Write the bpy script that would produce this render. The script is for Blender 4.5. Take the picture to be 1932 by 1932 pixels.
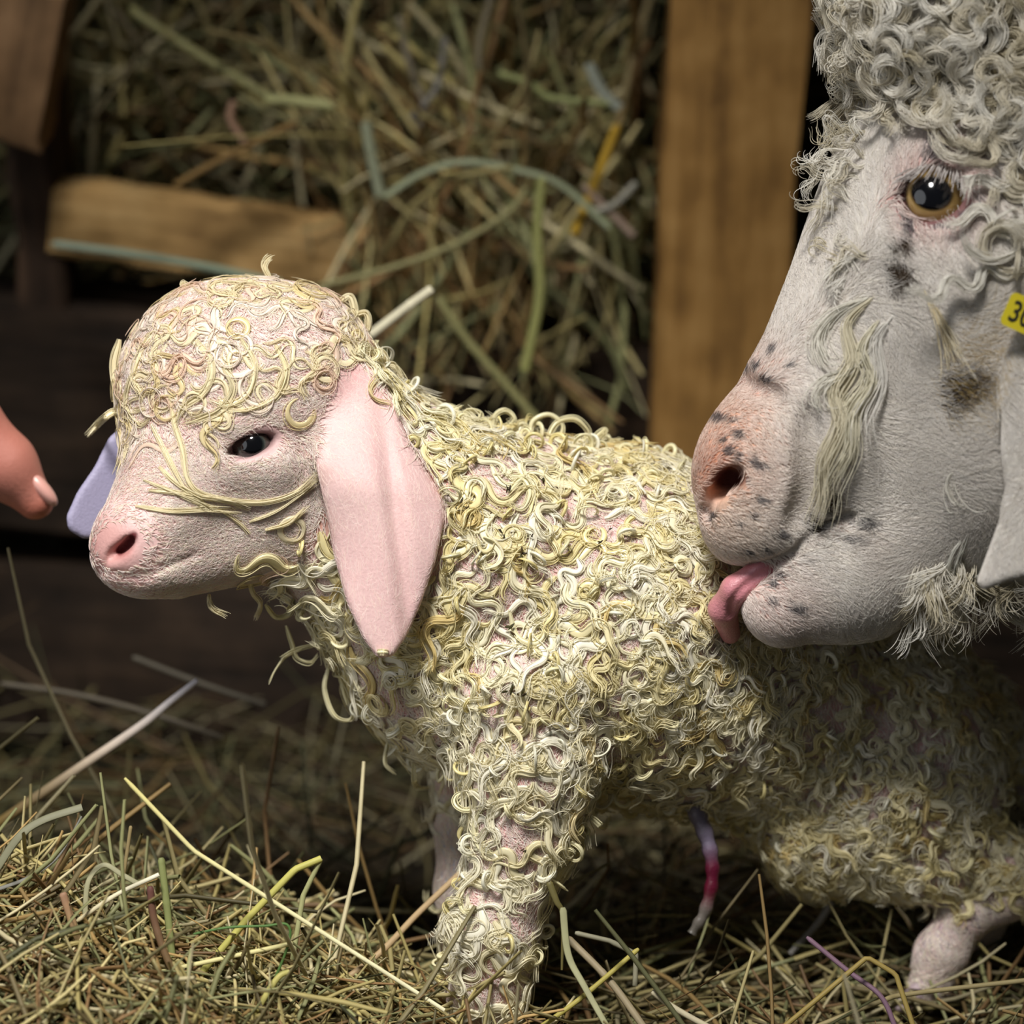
import bpy, math, random
import numpy as np
from mathutils import Vector

rng = np.random.default_rng(11)
random.seed(5)
scene = bpy.context.scene
for o in list(bpy.data.objects):
    bpy.data.objects.remove(o)

# ------------------------------------------------------------------ camera, world, light, exposure
PX = 5084.0                      # pixels per metre on the focal plane (frame 0.38 m wide)
D = 1.15                         # distance of the focal plane
PITCH = math.radians(18)
CAM = np.array([0.0, -D * math.cos(PITCH), 0.60])
RV = np.array([1.0, 0, 0])
UV = np.array([0, math.sin(PITCH), math.cos(PITCH)])
FV = np.array([0, math.cos(PITCH), -math.sin(PITCH)])

cd = bpy.data.cameras.new('camera')
cam = bpy.data.objects.new('camera', cd)
scene.collection.objects.link(cam)
cam.location = CAM
cam.rotation_euler = (math.pi / 2 - PITCH, 0, 0)
cd.sensor_width = 36
cd.lens = 36 * D / 0.38
cd.clip_start = 0.05
cd.dof.use_dof = True
cd.dof.focus_distance = D - 0.005
cd.dof.aperture_fstop = 5.6
scene.camera = cam

world = bpy.data.worlds.new('world')
scene.world = world
world.use_nodes = True
world.node_tree.nodes['Background'].inputs[0].default_value = (0.80, 0.90, 1.0, 1)
world.node_tree.nodes['Background'].inputs[1].default_value = 0.045

def lamp(name, kind, loc, target, energy, color, **kw):
    d = bpy.data.lights.new(name, kind)
    o = bpy.data.objects.new(name, d)
    scene.collection.objects.link(o)
    o.location = loc
    o.rotation_euler = (Vector(target) - Vector(loc)).to_track_quat('-Z', 'Y').to_euler()
    d.energy = energy
    d.color = color
    for k, v in kw.items():
        setattr(d, k, v)
    return o

lamp('key_spot', 'SPOT', (-0.26, -0.80, 1.98), (-0.09, 0.0, 0.18), 235, (1.0, 0.975, 0.93),
     shadow_soft_size=0.24, spot_size=math.radians(28.5), spot_blend=1.0)  # unseen key spot, added; its narrow cone keeps the surroundings dim
lamp('fill_disk', 'AREA', (-1.9, -1.15, 0.75), (0, 0.05, 0.2), 11, (0.93, 0.96, 1.0), shape='DISK', size=2.2)  # unseen fill light, added at the left to lift the kid's face and chest

scene.view_settings.view_transform = 'Standard'
scene.view_settings.look = 'None'
scene.view_settings.exposure = 0.08
scene.view_settings.gamma = 1.0
scene.view_settings.use_curve_mapping = False
cy = scene.cycles
cy.max_bounces = 5
cy.diffuse_bounces = 3
cy.glossy_bounces = 2
cy.transmission_bounces = 2
cy.transparent_max_bounces = 6
cy.caustics_reflective = False
cy.caustics_refractive = False
cy.use_denoising = True
cy.use_adaptive_sampling = True
cy.adaptive_threshold = 0.03

# ------------------------------------------------------------------ points
def W(p):
    """model space (pixel x, pixel y, depth in pixels) -> world metres"""
    p = np.asarray(p, dtype=np.float64)
    dep = D + p[..., 2] / PX
    x = (p[..., 0] - 966) / PX * dep / D
    y = -(p[..., 1] - 966) / PX * dep / D
    return CAM + x[..., None] * RV + y[..., None] * UV + dep[..., None] * FV

def PW(px, py, Y):
    """point of the ray through a pixel on the world plane y = Y"""
    d = FV + (px - 966) / PX / D * RV - (py - 966) / PX / D * UV
    return CAM + d * ((Y - CAM[1]) / d[1])

# ------------------------------------------------------------------ materials
def lin(r, g, b):
    f = lambda c: ((c / 255 + 0.055) / 1.055) ** 2.4 if c / 255 > 0.04045 else c / 255 / 12.92
    return np.array([f(r), f(g), f(b)])

def attr_mat(name, rough=0.5, spec=0.3, bump=0.0, bump_scale=300.0, coat=0.0, trans=0.0, var=0.0, sss=0.0):
    m = bpy.data.materials.new(name)
    m.use_nodes = True
    nt = m.node_tree
    b = nt.nodes['Principled BSDF']
    a = nt.nodes.new('ShaderNodeAttribute')
    a.attribute_name = 'Col'
    col = a.outputs['Color']
    if var:
        tc = nt.nodes.new('ShaderNodeTexCoord')
        nz = nt.nodes.new('ShaderNodeTexNoise')
        nz.inputs['Scale'].default_value = bump_scale
        nz.inputs['Detail'].default_value = 4
        nt.links.new(tc.outputs['Object'], nz.inputs['Vector'])
        mr = nt.nodes.new('ShaderNodeMapRange')
        mr.inputs['To Min'].default_value = 1 - var
        mr.inputs['To Max'].default_value = 1 + var
        nt.links.new(nz.outputs['Fac'], mr.inputs['Value'])
        mx = nt.nodes.new('ShaderNodeMix')
        mx.data_type = 'RGBA'
        mx.blend_type = 'MULTIPLY'
        mx.inputs[0].default_value = 1
        nt.links.new(col, mx.inputs[6])
        nt.links.new(mr.outputs['Result'], mx.inputs[7])
        col = mx.outputs[2]
    nt.links.new(col, b.inputs['Base Color'])
    b.inputs['Roughness'].default_value = rough
    b.inputs['Specular IOR Level'].default_value = spec
    b.inputs['Coat Weight'].default_value = coat
    b.inputs['Coat Roughness'].default_value = 0.15
    if sss:
        b.inputs['Subsurface Weight'].default_value = sss
        b.inputs['Subsurface Radius'].default_value = (1.0, 0.4, 0.25)
        b.inputs['Subsurface Scale'].default_value = 0.004
    if bump:
        tc = nt.nodes.new('ShaderNodeTexCoord')
        nz = nt.nodes.new('ShaderNodeTexNoise')
        nz.inputs['Scale'].default_value = bump_scale
        nz.inputs['Detail'].default_value = 5
        nt.links.new(tc.outputs['Object'], nz.inputs['Vector'])
        bp = nt.nodes.new('ShaderNodeBump')
        bp.inputs['Strength'].default_value = bump
        bp.inputs['Distance'].default_value = 0.002
        nt.links.new(nz.outputs['Fac'], bp.inputs['Height'])
        nt.links.new(bp.outputs['Normal'], b.inputs['Normal'])
    if trans:
        tr = nt.nodes.new('ShaderNodeBsdfTranslucent')
        nt.links.new(col, tr.inputs['Color'])
        ms = nt.nodes.new('ShaderNodeMixShader')
        ms.inputs[0].default_value = trans
        nt.links.new(b.outputs[0], ms.inputs[1])
        nt.links.new(tr.outputs[0], ms.inputs[2])
        nt.links.new(ms.outputs[0], nt.nodes['Material Output'].inputs['Surface'])
    return m

def wood_mat(name, c1, c2, c3, scale=(1, 1, 1), axis=0, bump=0.5, rough=0.75):
    m = bpy.data.materials.new(name)
    m.use_nodes = True
    nt = m.node_tree
    b = nt.nodes['Principled BSDF']
    tc = nt.nodes.new('ShaderNodeTexCoord')
    mp = nt.nodes.new('ShaderNodeMapping')
    s = [60, 60, 60]
    s[axis] = 5
    mp.inputs['Scale'].default_value = [s[i] * scale[i] for i in range(3)]
    nt.links.new(tc.outputs['Object'], mp.inputs['Vector'])
    n1 = nt.nodes.new('ShaderNodeTexNoise')
    n1.inputs['Scale'].default_value = 1.6
    n1.inputs['Detail'].default_value = 8
    n1.inputs['Roughness'].default_value = 0.65
    nt.links.new(mp.outputs['Vector'], n1.inputs['Vector'])
    n2 = nt.nodes.new('ShaderNodeTexNoise')
    n2.inputs['Scale'].default_value = 38
    n2.inputs['Detail'].default_value = 6
    nt.links.new(tc.outputs['Object'], n2.inputs['Vector'])
    r = nt.nodes.new('ShaderNodeValToRGB')
    r.color_ramp.elements[0].position = 0.33
    r.color_ramp.elements[0].color = (*c1, 1)
    r.color_ramp.elements[1].position = 0.70
    r.color_ramp.elements[1].color = (*c3, 1)
    e = r.color_ramp.elements.new(0.5)
    e.color = (*c2, 1)
    mx = nt.nodes.new('ShaderNodeMix')
    mx.data_type = 'FLOAT'
    mx.inputs[0].default_value = 0.45
    nt.links.new(n1.outputs['Fac'], mx.inputs[2])
    nt.links.new(n2.outputs['Fac'], mx.inputs[3])
    nt.links.new(mx.outputs[0], r.inputs['Fac'])
    nt.links.new(r.outputs['Color'], b.inputs['Base Color'])
    b.inputs['Roughness'].default_value = rough
    b.inputs['Specular IOR Level'].default_value = 0.2
    bp = nt.nodes.new('ShaderNodeBump')
    bp.inputs['Strength'].default_value = bump
    bp.inputs['Distance'].default_value = 0.004
    nt.links.new(mx.outputs[0], bp.inputs['Height'])
    nt.links.new(bp.outputs['Normal'], b.inputs['Normal'])
    return m

# ------------------------------------------------------------------ objects
def mesh_obj(name, V, F, mat, parent=None, col=None, smooth=True, tri=False):
    me = bpy.data.meshes.new(name)
    V = np.ascontiguousarray(V, dtype=np.float32)
    F = np.ascontiguousarray(F, dtype=np.int32)
    k = F.shape[1]
    me.vertices.add(len(V))
    me.vertices.foreach_set('co', V.ravel())
    me.loops.add(F.size)
    me.loops.foreach_set('vertex_index', F.ravel())
    me.polygons.add(len(F))
    me.polygons.foreach_set('loop_start', np.arange(0, F.size, k, dtype=np.int32))
    me.update(calc_edges=True)
    me.validate()
    if smooth:
        me.shade_smooth()
    if col is not None:
        a = me.color_attributes.new('Col', 'FLOAT_COLOR', 'POINT')
        c = np.ones((len(V), 4), dtype=np.float32)
        c[:, :3] = col
        a.data.foreach_set('color', c.ravel())
    me.materials.append(mat)
    o = bpy.data.objects.new(name, me)
    scene.collection.objects.link(o)
    if parent is not None:
        o.parent = parent
    return o

def curves_obj(name, paths, radii, mat, parent=None, col=None):
    """paths (N,n,3) world, radii (N,n) metres, col (N,3): strands of hair"""
    N, n = paths.shape[:2]
    cu = bpy.data.hair_curves.new(name)
    cu.add_curves([n] * N)
    pa = cu.attributes.get('position') or cu.attributes.new('position', 'FLOAT_VECTOR', 'POINT')
    pa.data.foreach_set('vector', np.ascontiguousarray(paths, dtype=np.float32).ravel())
    ra = cu.attributes.get('radius') or cu.attributes.new('radius', 'FLOAT', 'POINT')
    ra.data.foreach_set('value', np.ascontiguousarray(radii, dtype=np.float32).ravel())
    if col is not None:
        c = np.ones((N, 4), dtype=np.float32)
        c[:, :3] = col
        ca = cu.attributes.new('Col', 'FLOAT_COLOR', 'CURVE')
        ca.data.foreach_set('color', c.ravel())
    cu.materials.append(mat)
    o = bpy.data.objects.new(name, cu)
    scene.collection.objects.link(o)
    if parent is not None:
        o.parent = parent
    return o

def tag(o, label=None, cat=None, group=None, kind=None):
    if label: o['label'] = label
    if cat: o['category'] = cat
    if group: o['group'] = group
    if kind: o['kind'] = kind
    return o

def nrm(v):
    return v / np.maximum(np.linalg.norm(v, axis=-1, keepdims=True), 1e-9)

def tubes(paths, radii, up, sides=6, flat=1.0):
    """paths (N,n,3), radii (N,n), up (N,3) or (N,n,3) the direction the tube is flattened along -> V, F, index of path per vertex"""
    N, n = paths.shape[:2]
    T = np.gradient(paths, axis=1)
    T = nrm(T)
    U = up if up.ndim == 3 else np.repeat(up[:, None, :], n, 1)
    U = U - (U * T).sum(-1, keepdims=True) * T
    U = nrm(U)
    B = np.cross(T, U)
    fl = np.broadcast_to(np.asarray(flat, dtype=float), (N,))[:, None, None, None]
    a = np.arange(sides) * 2 * np.pi / sides
    V = paths[:, :, None, :] + radii[:, :, None, None] * (
        np.cos(a)[None, None, :, None] * B[:, :, None, :] + fl * np.sin(a)[None, None, :, None] * U[:, :, None, :])
    idx = np.arange(N * n * sides).reshape(N, n, sides)
    j2 = np.roll(np.arange(sides), -1)
    F = np.stack([idx[:, :-1, :], idx[:, 1:, :], idx[:, 1:, j2], idx[:, :-1, j2]], -1).reshape(-1, 4)
    return V.reshape(-1, 3), F

def resample(pts, n):
    """smooth polyline through pts"""
    pts = np.asarray(pts, dtype=float)
    s = np.r_[0, np.cumsum(np.linalg.norm(np.diff(pts, axis=0), axis=1))]
    t = np.linspace(0, s[-1], n)
    return np.stack([np.interp(t, s, pts[:, i]) for i in range(pts.shape[1])], 1)

def catmull(pts, n):
    pts = np.asarray(pts, dtype=float)
    P = np.vstack([2 * pts[0] - pts[1], pts, 2 * pts[-1] - pts[-2]])
    out = []
    m = len(pts) - 1
    for u in np.linspace(0, m - 1e-6, n):
        i = int(u); f = u - i
        a, b, c, d = P[i], P[i + 1], P[i + 2], P[i + 3]
        out.append(0.5 * ((2 * b) + (c - a) * f + (2 * a - 5 * b + 4 * c - d) * f * f + (3 * b - a - 3 * c + d) * f ** 3))
    return np.array(out)

# ------------------------------------------------------------------ signed distance sculpting
def rot_from(rx, ry, rz):
    cx, sx, cy_, sy, cz, sz = math.cos(rx), math.sin(rx), math.cos(ry), math.sin(ry), math.cos(rz), math.sin(rz)
    Rx = np.array([[1, 0, 0], [0, cx, -sx], [0, sx, cx]])
    Ry = np.array([[cy_, 0, sy], [0, 1, 0], [-sy, 0, cy_]])
    Rz = np.array([[cz, -sz, 0], [sz, cz, 0], [0, 0, 1]])
    return Rz @ Ry @ Rx

class Field:
    def __init__(s, lo, hi, h):
        s.lo = np.array(lo, dtype=np.float32); s.h = float(h)
        s.n = np.ceil((np.array(hi) - s.lo) / h).astype(int) + 1
        s.a = np.full(s.n, 60.0, dtype=np.float32)
    def box(s, lo, hi):
        i0 = np.clip(np.floor((np.array(lo) - s.lo) / s.h).astype(int), 0, s.n)
        i1 = np.clip(np.ceil((np.array(hi) - s.lo) / s.h).astype(int) + 1, 0, s.n)
        sl = tuple(slice(a, b) for a, b in zip(i0, i1))
        ax = [(s.lo[k] + s.h * np.arange(i0[k], i1[k])).astype(np.float32) for k in range(3)]
        return sl, ax[0][:, None, None], ax[1][None, :, None], ax[2][None, None, :]
    def put(s, lo, hi, fn, k, sub=False):
        m = k + 3 * s.h + 20
        sl, X, Y, Z = s.box(np.array(lo) - m, np.array(hi) + m)
        a = s.a[sl]
        if a.size == 0:
            return
        b = fn(X, Y, Z).astype(np.float32)
        if sub:
            b = -b
            hh = np.maximum(k - np.abs(a - b), 0) / max(k, 1e-6)
            s.a[sl] = np.maximum(a, b) + hh * hh * k * 0.25
        else:
            hh = np.maximum(k - np.abs(a - b), 0) / max(k, 1e-6)
            s.a[sl] = np.minimum(a, b) - hh * hh * k * 0.25
    def ell(s, c, r, k=30, rot=None, sub=False):
        c = np.array(c, dtype=np.float32); r = np.array(r, dtype=np.float32)
        R = np.eye(3) if rot is None else rot_from(*rot)
        ext = np.sqrt(((R * r[None, :]) ** 2).sum(1))
        def fn(X, Y, Z):
            x, y, z = X - c[0], Y - c[1], Z - c[2]
            q = [(R[0, i] * x + R[1, i] * y + R[2, i] * z) for i in range(3)] if rot is not None else [x, y, z]
            k0 = np.sqrt(sum((q[i] / r[i]) ** 2 for i in range(3)))
            k1 = np.sqrt(sum((q[i] / r[i] ** 2) ** 2 for i in range(3)))
            return k0 * (k0 - 1) / np.maximum(k1, 1e-6)
        s.put(c - ext, c + ext, fn, k, sub)
    def cone(s, a, b, ra, rb, k=30, zs=1.0, sub=False):
        """round cone from a to b; zs flattens it in depth"""
        a = np.array(a, dtype=np.float32); b = np.array(b, dtype=np.float32)
        def fn(X, Y, Z):
            px, py, pz = X - a[0], Y - a[1], Z - a[2]
            d = b - a
            # flatten about the axis depth
            dd = float((d * d).sum())
            t = np.clip((px * d[0] + py * d[1] + pz * d[2]) / dd, 0, 1)
            qx, qy, qz = px - t * d[0], py - t * d[1], (pz - t * d[2]) / zs
            return np.sqrt(qx * qx + qy * qy + qz * qz) - (ra + (rb - ra) * t)
        r = max(ra, rb) * max(1, zs)
        s.put(np.minimum(a, b) - r, np.maximum(a, b) + r, fn, k, sub)
    def chain(s, pts, rad, k=30, zs=1.0, sub=False):
        for i in range(len(pts) - 1):
            s.cone(pts[i], pts[i + 1], rad[i], rad[i + 1], k, zs, sub)
    def sheet(s, poly, zfn, th, k=14, edge=10, zr=(-500, 800)):
        """a leaf of the outline poly (px,py), following depth zfn(px,py), half thickness th"""
        poly = np.array(poly, dtype=np.float32)
        def fn(X, Y, Z):
            x = X[:, :, 0]; y = Y[:, :, 0]
            dmin = np.full(np.broadcast(x, y).shape, 1e9, dtype=np.float32)
            ins = np.zeros(dmin.shape, bool)
            for i in range(len(poly)):
                p, q = poly[i], poly[(i + 1) % len(poly)]
                e = q - p
                wx, wy = x - p[0], y - p[1]
                t = np.clip((wx * e[0] + wy * e[1]) / (e @ e), 0, 1)
                dmin = np.minimum(dmin, (wx - e[0] * t) ** 2 + (wy - e[1] * t) ** 2)
                c = ((p[1] > y) != (q[1] > y)) & (x < (q[0] - p[0]) * (y - p[1]) / (q[1] - p[1] + 1e-9) + p[0])
                ins ^= c
            d2 = np.sqrt(dmin) * np.where(ins, -1, 1)
            d2 = d2[:, :, None] + edge
            dz = np.abs(Z - zfn(x, y)[:, :, None]) - th + edge
            return np.minimum(np.maximum(d2, dz), 0) + np.sqrt(np.maximum(d2, 0) ** 2 + np.maximum(dz, 0) ** 2) - edge
        zz = zfn(poly[:, 0], poly[:, 1])
        s.put((poly[:, 0].min(), poly[:, 1].min(), zz.min() - th - 40), (poly[:, 0].max(), poly[:, 1].max(), zz.max() + th + 40), fn, k)
    def blur(s, n=1):
        for _ in range(n):
            for ax in range(3):
                a = s.a
                m = [slice(None)] * 3; l = [slice(None)] * 3; r = [slice(None)] * 3
                m[ax] = slice(1, -1); l[ax] = slice(0, -2); r[ax] = slice(2, None)
                out = a.copy()
                out[tuple(m)] = 0.5 * a[tuple(m)] + 0.25 * (a[tuple(l)] + a[tuple(r)])
                s.a = out
    def sample(s, P):
        g = (np.asarray(P, dtype=np.float32) - s.lo) / s.h
        g = np.clip(g, 0, s.n - 1.001)
        i = g.astype(int); f = g - i
        out = 0
        for dx in (0, 1):
            wx = f[..., 0] if dx else 1 - f[..., 0]
            for dy in (0, 1):
                wy = f[..., 1] if dy else 1 - f[..., 1]
                for dz in (0, 1):
                    wz = f[..., 2] if dz else 1 - f[..., 2]
                    out = out + wx * wy * wz * s.a[i[..., 0] + dx, i[..., 1] + dy, i[..., 2] + dz]
        return out
    def grad(s, P):
        e = s.h
        P = np.asarray(P, dtype=np.float32)
        g = np.stack([s.sample(P + np.eye(3, dtype=np.float32)[k] * e) - s.sample(P - np.eye(3, dtype=np.float32)[k] * e) for k in range(3)], -1)
        return g / (2 * e)
    def normal(s, P):
        return nrm(s.grad(P))
    def project(s, P, h=0.0, it=2):
        for _ in range(it):
            g = s.grad(P)
            v = (s.sample(P) - h) / np.maximum((g * g).sum(-1), 0.15)
            P = P - np.clip(v, -40, 40)[..., None] * g
        return P
    def front(s, px, py):
        """first surface met looking along depth at a pixel"""
        i = int(round((px - s.lo[0]) / s.h)); j = int(round((py - s.lo[1]) / s.h))
        c = s.a[min(max(i, 0), s.n[0] - 1), min(max(j, 0), s.n[1] - 1)]
        w = np.nonzero(c < 0)[0]
        if len(w) == 0:
            return None
        k = w[0]
        if k == 0:
            return float(s.lo[2])
        return float(s.lo[2] + s.h * (k - 1 + c[k - 1] / (c[k - 1] - c[k])))
    def on(s, px, py):
        z = s.front(px, py)
        return None if z is None else s.project(np.array([[px, py, z]]))[0]
    def surface(s):
        """surface nets -> verts (model space), quads"""
        a = s.a
        ins = a < 0
        nx, ny, nz = a.shape
        cnt = np.zeros((nx - 1, ny - 1, nz - 1), np.uint8)
        for dx in (0, 1):
            for dy in (0, 1):
                for dz in (0, 1):
                    cnt += ins[dx:nx - 1 + dx, dy:ny - 1 + dy, dz:nz - 1 + dz]
        act = (cnt > 0) & (cnt < 8)
        I = np.argwhere(act)
        idx = np.full(act.shape, -1, np.int32)
        idx[act] = np.arange(len(I))
        pos = np.zeros((len(I), 3), np.float64); num = np.zeros(len(I))
        for ax in range(3):
            o1, o2 = [k for k in range(3) if k != ax]
            for u in (0, 1):
                for v in (0, 1):
                    p = I.copy(); p[:, o1] += u; p[:, o2] += v
                    q = p.copy(); q[:, ax] += 1
                    fa = a[p[:, 0], p[:, 1], p[:, 2]]; fb = a[q[:, 0], q[:, 1], q[:, 2]]
                    m = (fa < 0) != (fb < 0)
                    t = np.where(m, fa / np.where(m, fa - fb, 1), 0)
                    add = p.astype(float); add[:, ax] += t
                    pos[m] += add[m]; num[m] += 1
        pos /= num[:, None]
        V = s.lo + s.h * pos
        V = s.project(V, 0, 1)
        Fs = []
        for ax in range(3):
            o1, o2 = [(1, 2), (2, 0), (0, 1)][ax]
            sl = [slice(None)] * 3; sr = [slice(None)] * 3
            sl[ax] = slice(0, -1); sr[ax] = slice(1, None)
            A, Bn = ins[tuple(sl)], ins[tuple(sr)]
            E = np.argwhere(A != Bn)
            ok = (E[:, o1] > 0) & (E[:, o2] > 0) & (E[:, o1] < a.shape[o1] - 1) & (E[:, o2] < a.shape[o2] - 1)
            E = E[ok]
            fl = A[E[:, 0], E[:, 1], E[:, 2]]
            q = []
            for u, v in ((-1, -1), (0, -1), (0, 0), (-1, 0)):
                p = E.copy(); p[:, o1] += u; p[:, o2] += v
                q.append(idx[p[:, 0], p[:, 1], p[:, 2]])
            q = np.stack(q, 1)
            q[~fl] = q[~fl][:, ::-1]
            Fs.append(q)
        F = np.vstack(Fs)
        F = F[(F >= 0).all(1)]
        return V, F[:, ::-1]         # depth axis makes the frame left-handed

def scatter(V, F, n, weight=None):
    """random points on quads"""
    c = V[F]
    ar = 0.5 * np.linalg.norm(np.cross(c[:, 2] - c[:, 0], c[:, 3] - c[:, 1]), axis=1)
    if weight is not None:
        ar = ar * weight(c.mean(1))
    cs = np.cumsum(ar)
    k = np.searchsorted(cs, rng.random(n) * cs[-1])
    u, v = rng.random((2, n, 1))
    c = c[np.clip(k, 0, len(F) - 1)]
    return (1 - u) * (1 - v) * c[:, 0] + u * (1 - v) * c[:, 1] + u * v * c[:, 2] + (1 - u) * v * c[:, 3]

def inpoly(P, poly):
    x, y = P[..., 0], P[..., 1]
    poly = np.asarray(poly, dtype=float)
    ins = np.zeros(x.shape, bool)
    for i in range(len(poly)):
        p, q = poly[i], poly[(i + 1) % len(poly)]
        ins ^= ((p[1] > y) != (q[1] > y)) & (x < (q[0] - p[0]) * (y - p[1]) / (q[1] - p[1] + 1e-9) + p[0])
    return ins

def flow(P, anchors, power=2.5):
    """combing direction from anchors (px, py, dx, dy[, dz])"""
    A = np.array([(a[0], a[1]) for a in anchors], dtype=float)
    Dv = nrm(np.array([(a[2], a[3], a[4] if len(a) > 4 else 0) for a in anchors], dtype=float))
    d2 = ((P[:, None, :2] - A[None]) ** 2).sum(-1) + 200
    w = d2 ** (-power / 2)
    return nrm((w[..., None] * Dv[None]).sum(1))

def grow(field, P, dirs, n, step, turn, height):
    """walk over the surface: turn(k) -> angle per strand, height(k) -> height above the skin. returns (N,n,3), normals (N,n,3)"""
    step = np.broadcast_to(np.asarray(step, dtype=float), (len(P),))[:, None]
    t = dirs
    out, nn = [], []
    p = field.project(P, height(0), 2)
    for k in range(n):
        g = field.normal(p)
        t = nrm(t - (t * g).sum(-1, keepdims=True) * g)
        out.append(p); nn.append(g)
        a = np.broadcast_to(turn(k), (len(P),))[:, None]
        t = t * np.cos(a) + np.cross(g, t) * np.sin(a)
        p = p + t * step
        p = field.project(p, height(k + 1), 1)
    return np.stack(out, 1), np.stack(nn, 1)

def strands(paths, normals, K, width, jitter=0.0):
    """K hairs inside each lock: width (N,n) half width of the lock"""
    N, n = paths.shape[:2]
    T = nrm(np.gradient(paths, axis=1))
    B = nrm(np.cross(T, normals))
    a = rng.random((N, K)) * 2 * np.pi
    r = np.sqrt(rng.random((N, K)))
    u = (r * np.cos(a))[:, :, None, None]; v = (r * np.sin(a))[:, :, None, None]
    w = width[:, None, :, None]
    out = paths[:, None] + u * w * B[:, None] + v * 0.7 * w * normals[:, None]
    if jitter:
        s = np.linspace(0, 1, n)[None, None, :, None]
        out = out + rng.normal(0, jitter, (N, K, 1, 3)) * s
    return out.reshape(N * K, n, 3)

def smooth01(x):
    x = np.clip(x, 0, 1)
    return x * x * (3 - 2 * x)

def vnoise(P, scale, seed=0):
    """cheap smooth noise in -1..1"""
    r = np.random.default_rng(seed)
    out = 0
    for _ in range(5):
        k = nrm(r.normal(size=3)) / scale * (0.6 + 1.2 * r.random())
        out = out + np.sin(P @ k + r.random() * 6.28)
    return out / 3.0

exec_parts = []
# ================================================================== the goat kid
kid = Field((100, 470, -210), (2110, 2240, 740), 5.5)
# trunk
kid.ell((955, 1135, 215), (235, 315, 225), 60, (0, 0, 0.25))
kid.ell((1150, 1170, 260), (290, 325, 235), 60, (0, 0.15, 0.05))
kid.cone((1180, 1190, 270), (1640, 1400, 490), 300, 215, 60)
kid.ell((1670, 1400, 490), (215, 215, 225), 60)
kid.ell((1240, 1350, 280), (200, 150, 190), 60)
# brisket and neck
kid.ell((800, 1230, 190), (150, 215, 165), 60, (0, 0, -0.5))
kid.cone((860, 1060, 190), (640, 850, 120), 240, 165, 70)
kid.cone((700, 1100, 160), (560, 980, 90), 130, 105, 60)
# skull, face
kid.ell((448, 740, 95), (228, 214, 185), 50)
kid.ell((560, 700, 110), (140, 150, 150), 60)
kid.cone((400, 870, 55), (262, 1010, -45), 165, 84, 60, 0.9)
kid.cone((510, 980, 90), (330, 1064, -10), 112, 64, 45)
kid.ell((500, 905, 60), (105, 110, 120), 50)
kid.ell((235, 1045, -65), (62, 66, 60), 30)
kid.ell((275, 1082, -45), (62, 44, 55), 25)
# brow over the near eye, cheekbone under it
kid.cone((425, 800, -62), (540, 772, -35), 26, 24, 35)
kid.cone((430, 880, -58), (520, 880, -50), 30, 26, 35)
# near ear (hanging in front of the neck), far ear
KID_EAR = [(612, 715), (600, 800), (596, 880), (612, 950), (630, 1050), (655, 1140), (685, 1205), (712, 1242), (742, 1238),
           (768, 1200), (796, 1135), (822, 1060), (838, 985), (836, 940), (802, 885), (772, 835), (748, 775), (722, 715), (680, 680), (640, 680)]
def kid_ear_z(x, y):
    t = np.clip((y - 690) / 250, 0, 1)
    c = 665 + 0.13 * (y - 700)
    u = (x - c) / 100
    return -5 - 95 * smooth01(t) + 28 * u * u + 16 * np.exp(-((x - c - 45) / 16) ** 2) * t - 0.03 * (y - 900) + 10 * np.sin(y / 60.0) * u
kid.sheet(KID_EAR, kid_ear_z, 12, 22, 9)
kid.sheet([(205, 825), (178, 880), (145, 928), (124, 975), (128, 1000), (158, 1018), (250, 1010), (330, 900), (400, 760), (330, 720)],
          lambda x, y: 150 + 0.45 * (x - 130), 12, 20, 9)
kid.cone((360, 750, 250), (460, 720, 240), 40, 60, 40)
# near fore leg, far fore leg
kid.chain([(1000, 1330, 90), (1000, 1450, 70), (985, 1580, 70), (958, 1680, 78)], [165, 118, 86, 74], 45)
kid.chain([(958, 1680, 78), (925, 1765, 84), (918, 1860, 96), (905, 1980, 112), (898, 2080, 124), (880, 2130, 124)], [74, 86, 70, 52, 54, 46], 25)
kid.chain([(900, 1400, 330), (872, 1560, 360), (868, 1680, 375), (884, 1800, 390), (888, 1960, 400), (880, 2080, 405)], [90, 46, 42, 44, 34, 38], 25)
# hind legs
kid.ell((1690, 1470, 390), (210, 195, 130), 50, (0, 0, 0.5))
kid.chain([(1640, 1500, 390), (1540, 1580, 390), (1760, 1620, 400), (1960, 1640, 420)], [150, 88, 72, 48], 50)
kid.chain([(1960, 1640, 420), (1905, 1690, 415), (1815, 1735, 405), (1775, 1800, 400), (1755, 1860, 400)], [46, 40, 40, 46, 40], 20)
kid.chain([(1700, 1480, 540), (1640, 1580, 560), (1900, 1660, 590), (1800, 1850, 590), (1770, 1900, 590)], [120, 70, 40, 34, 36], 40)
kid.chain([(1850, 1330, 490), (1930, 1420, 490), (1950, 1500, 480)], [50, 40, 26], 30)
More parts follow.
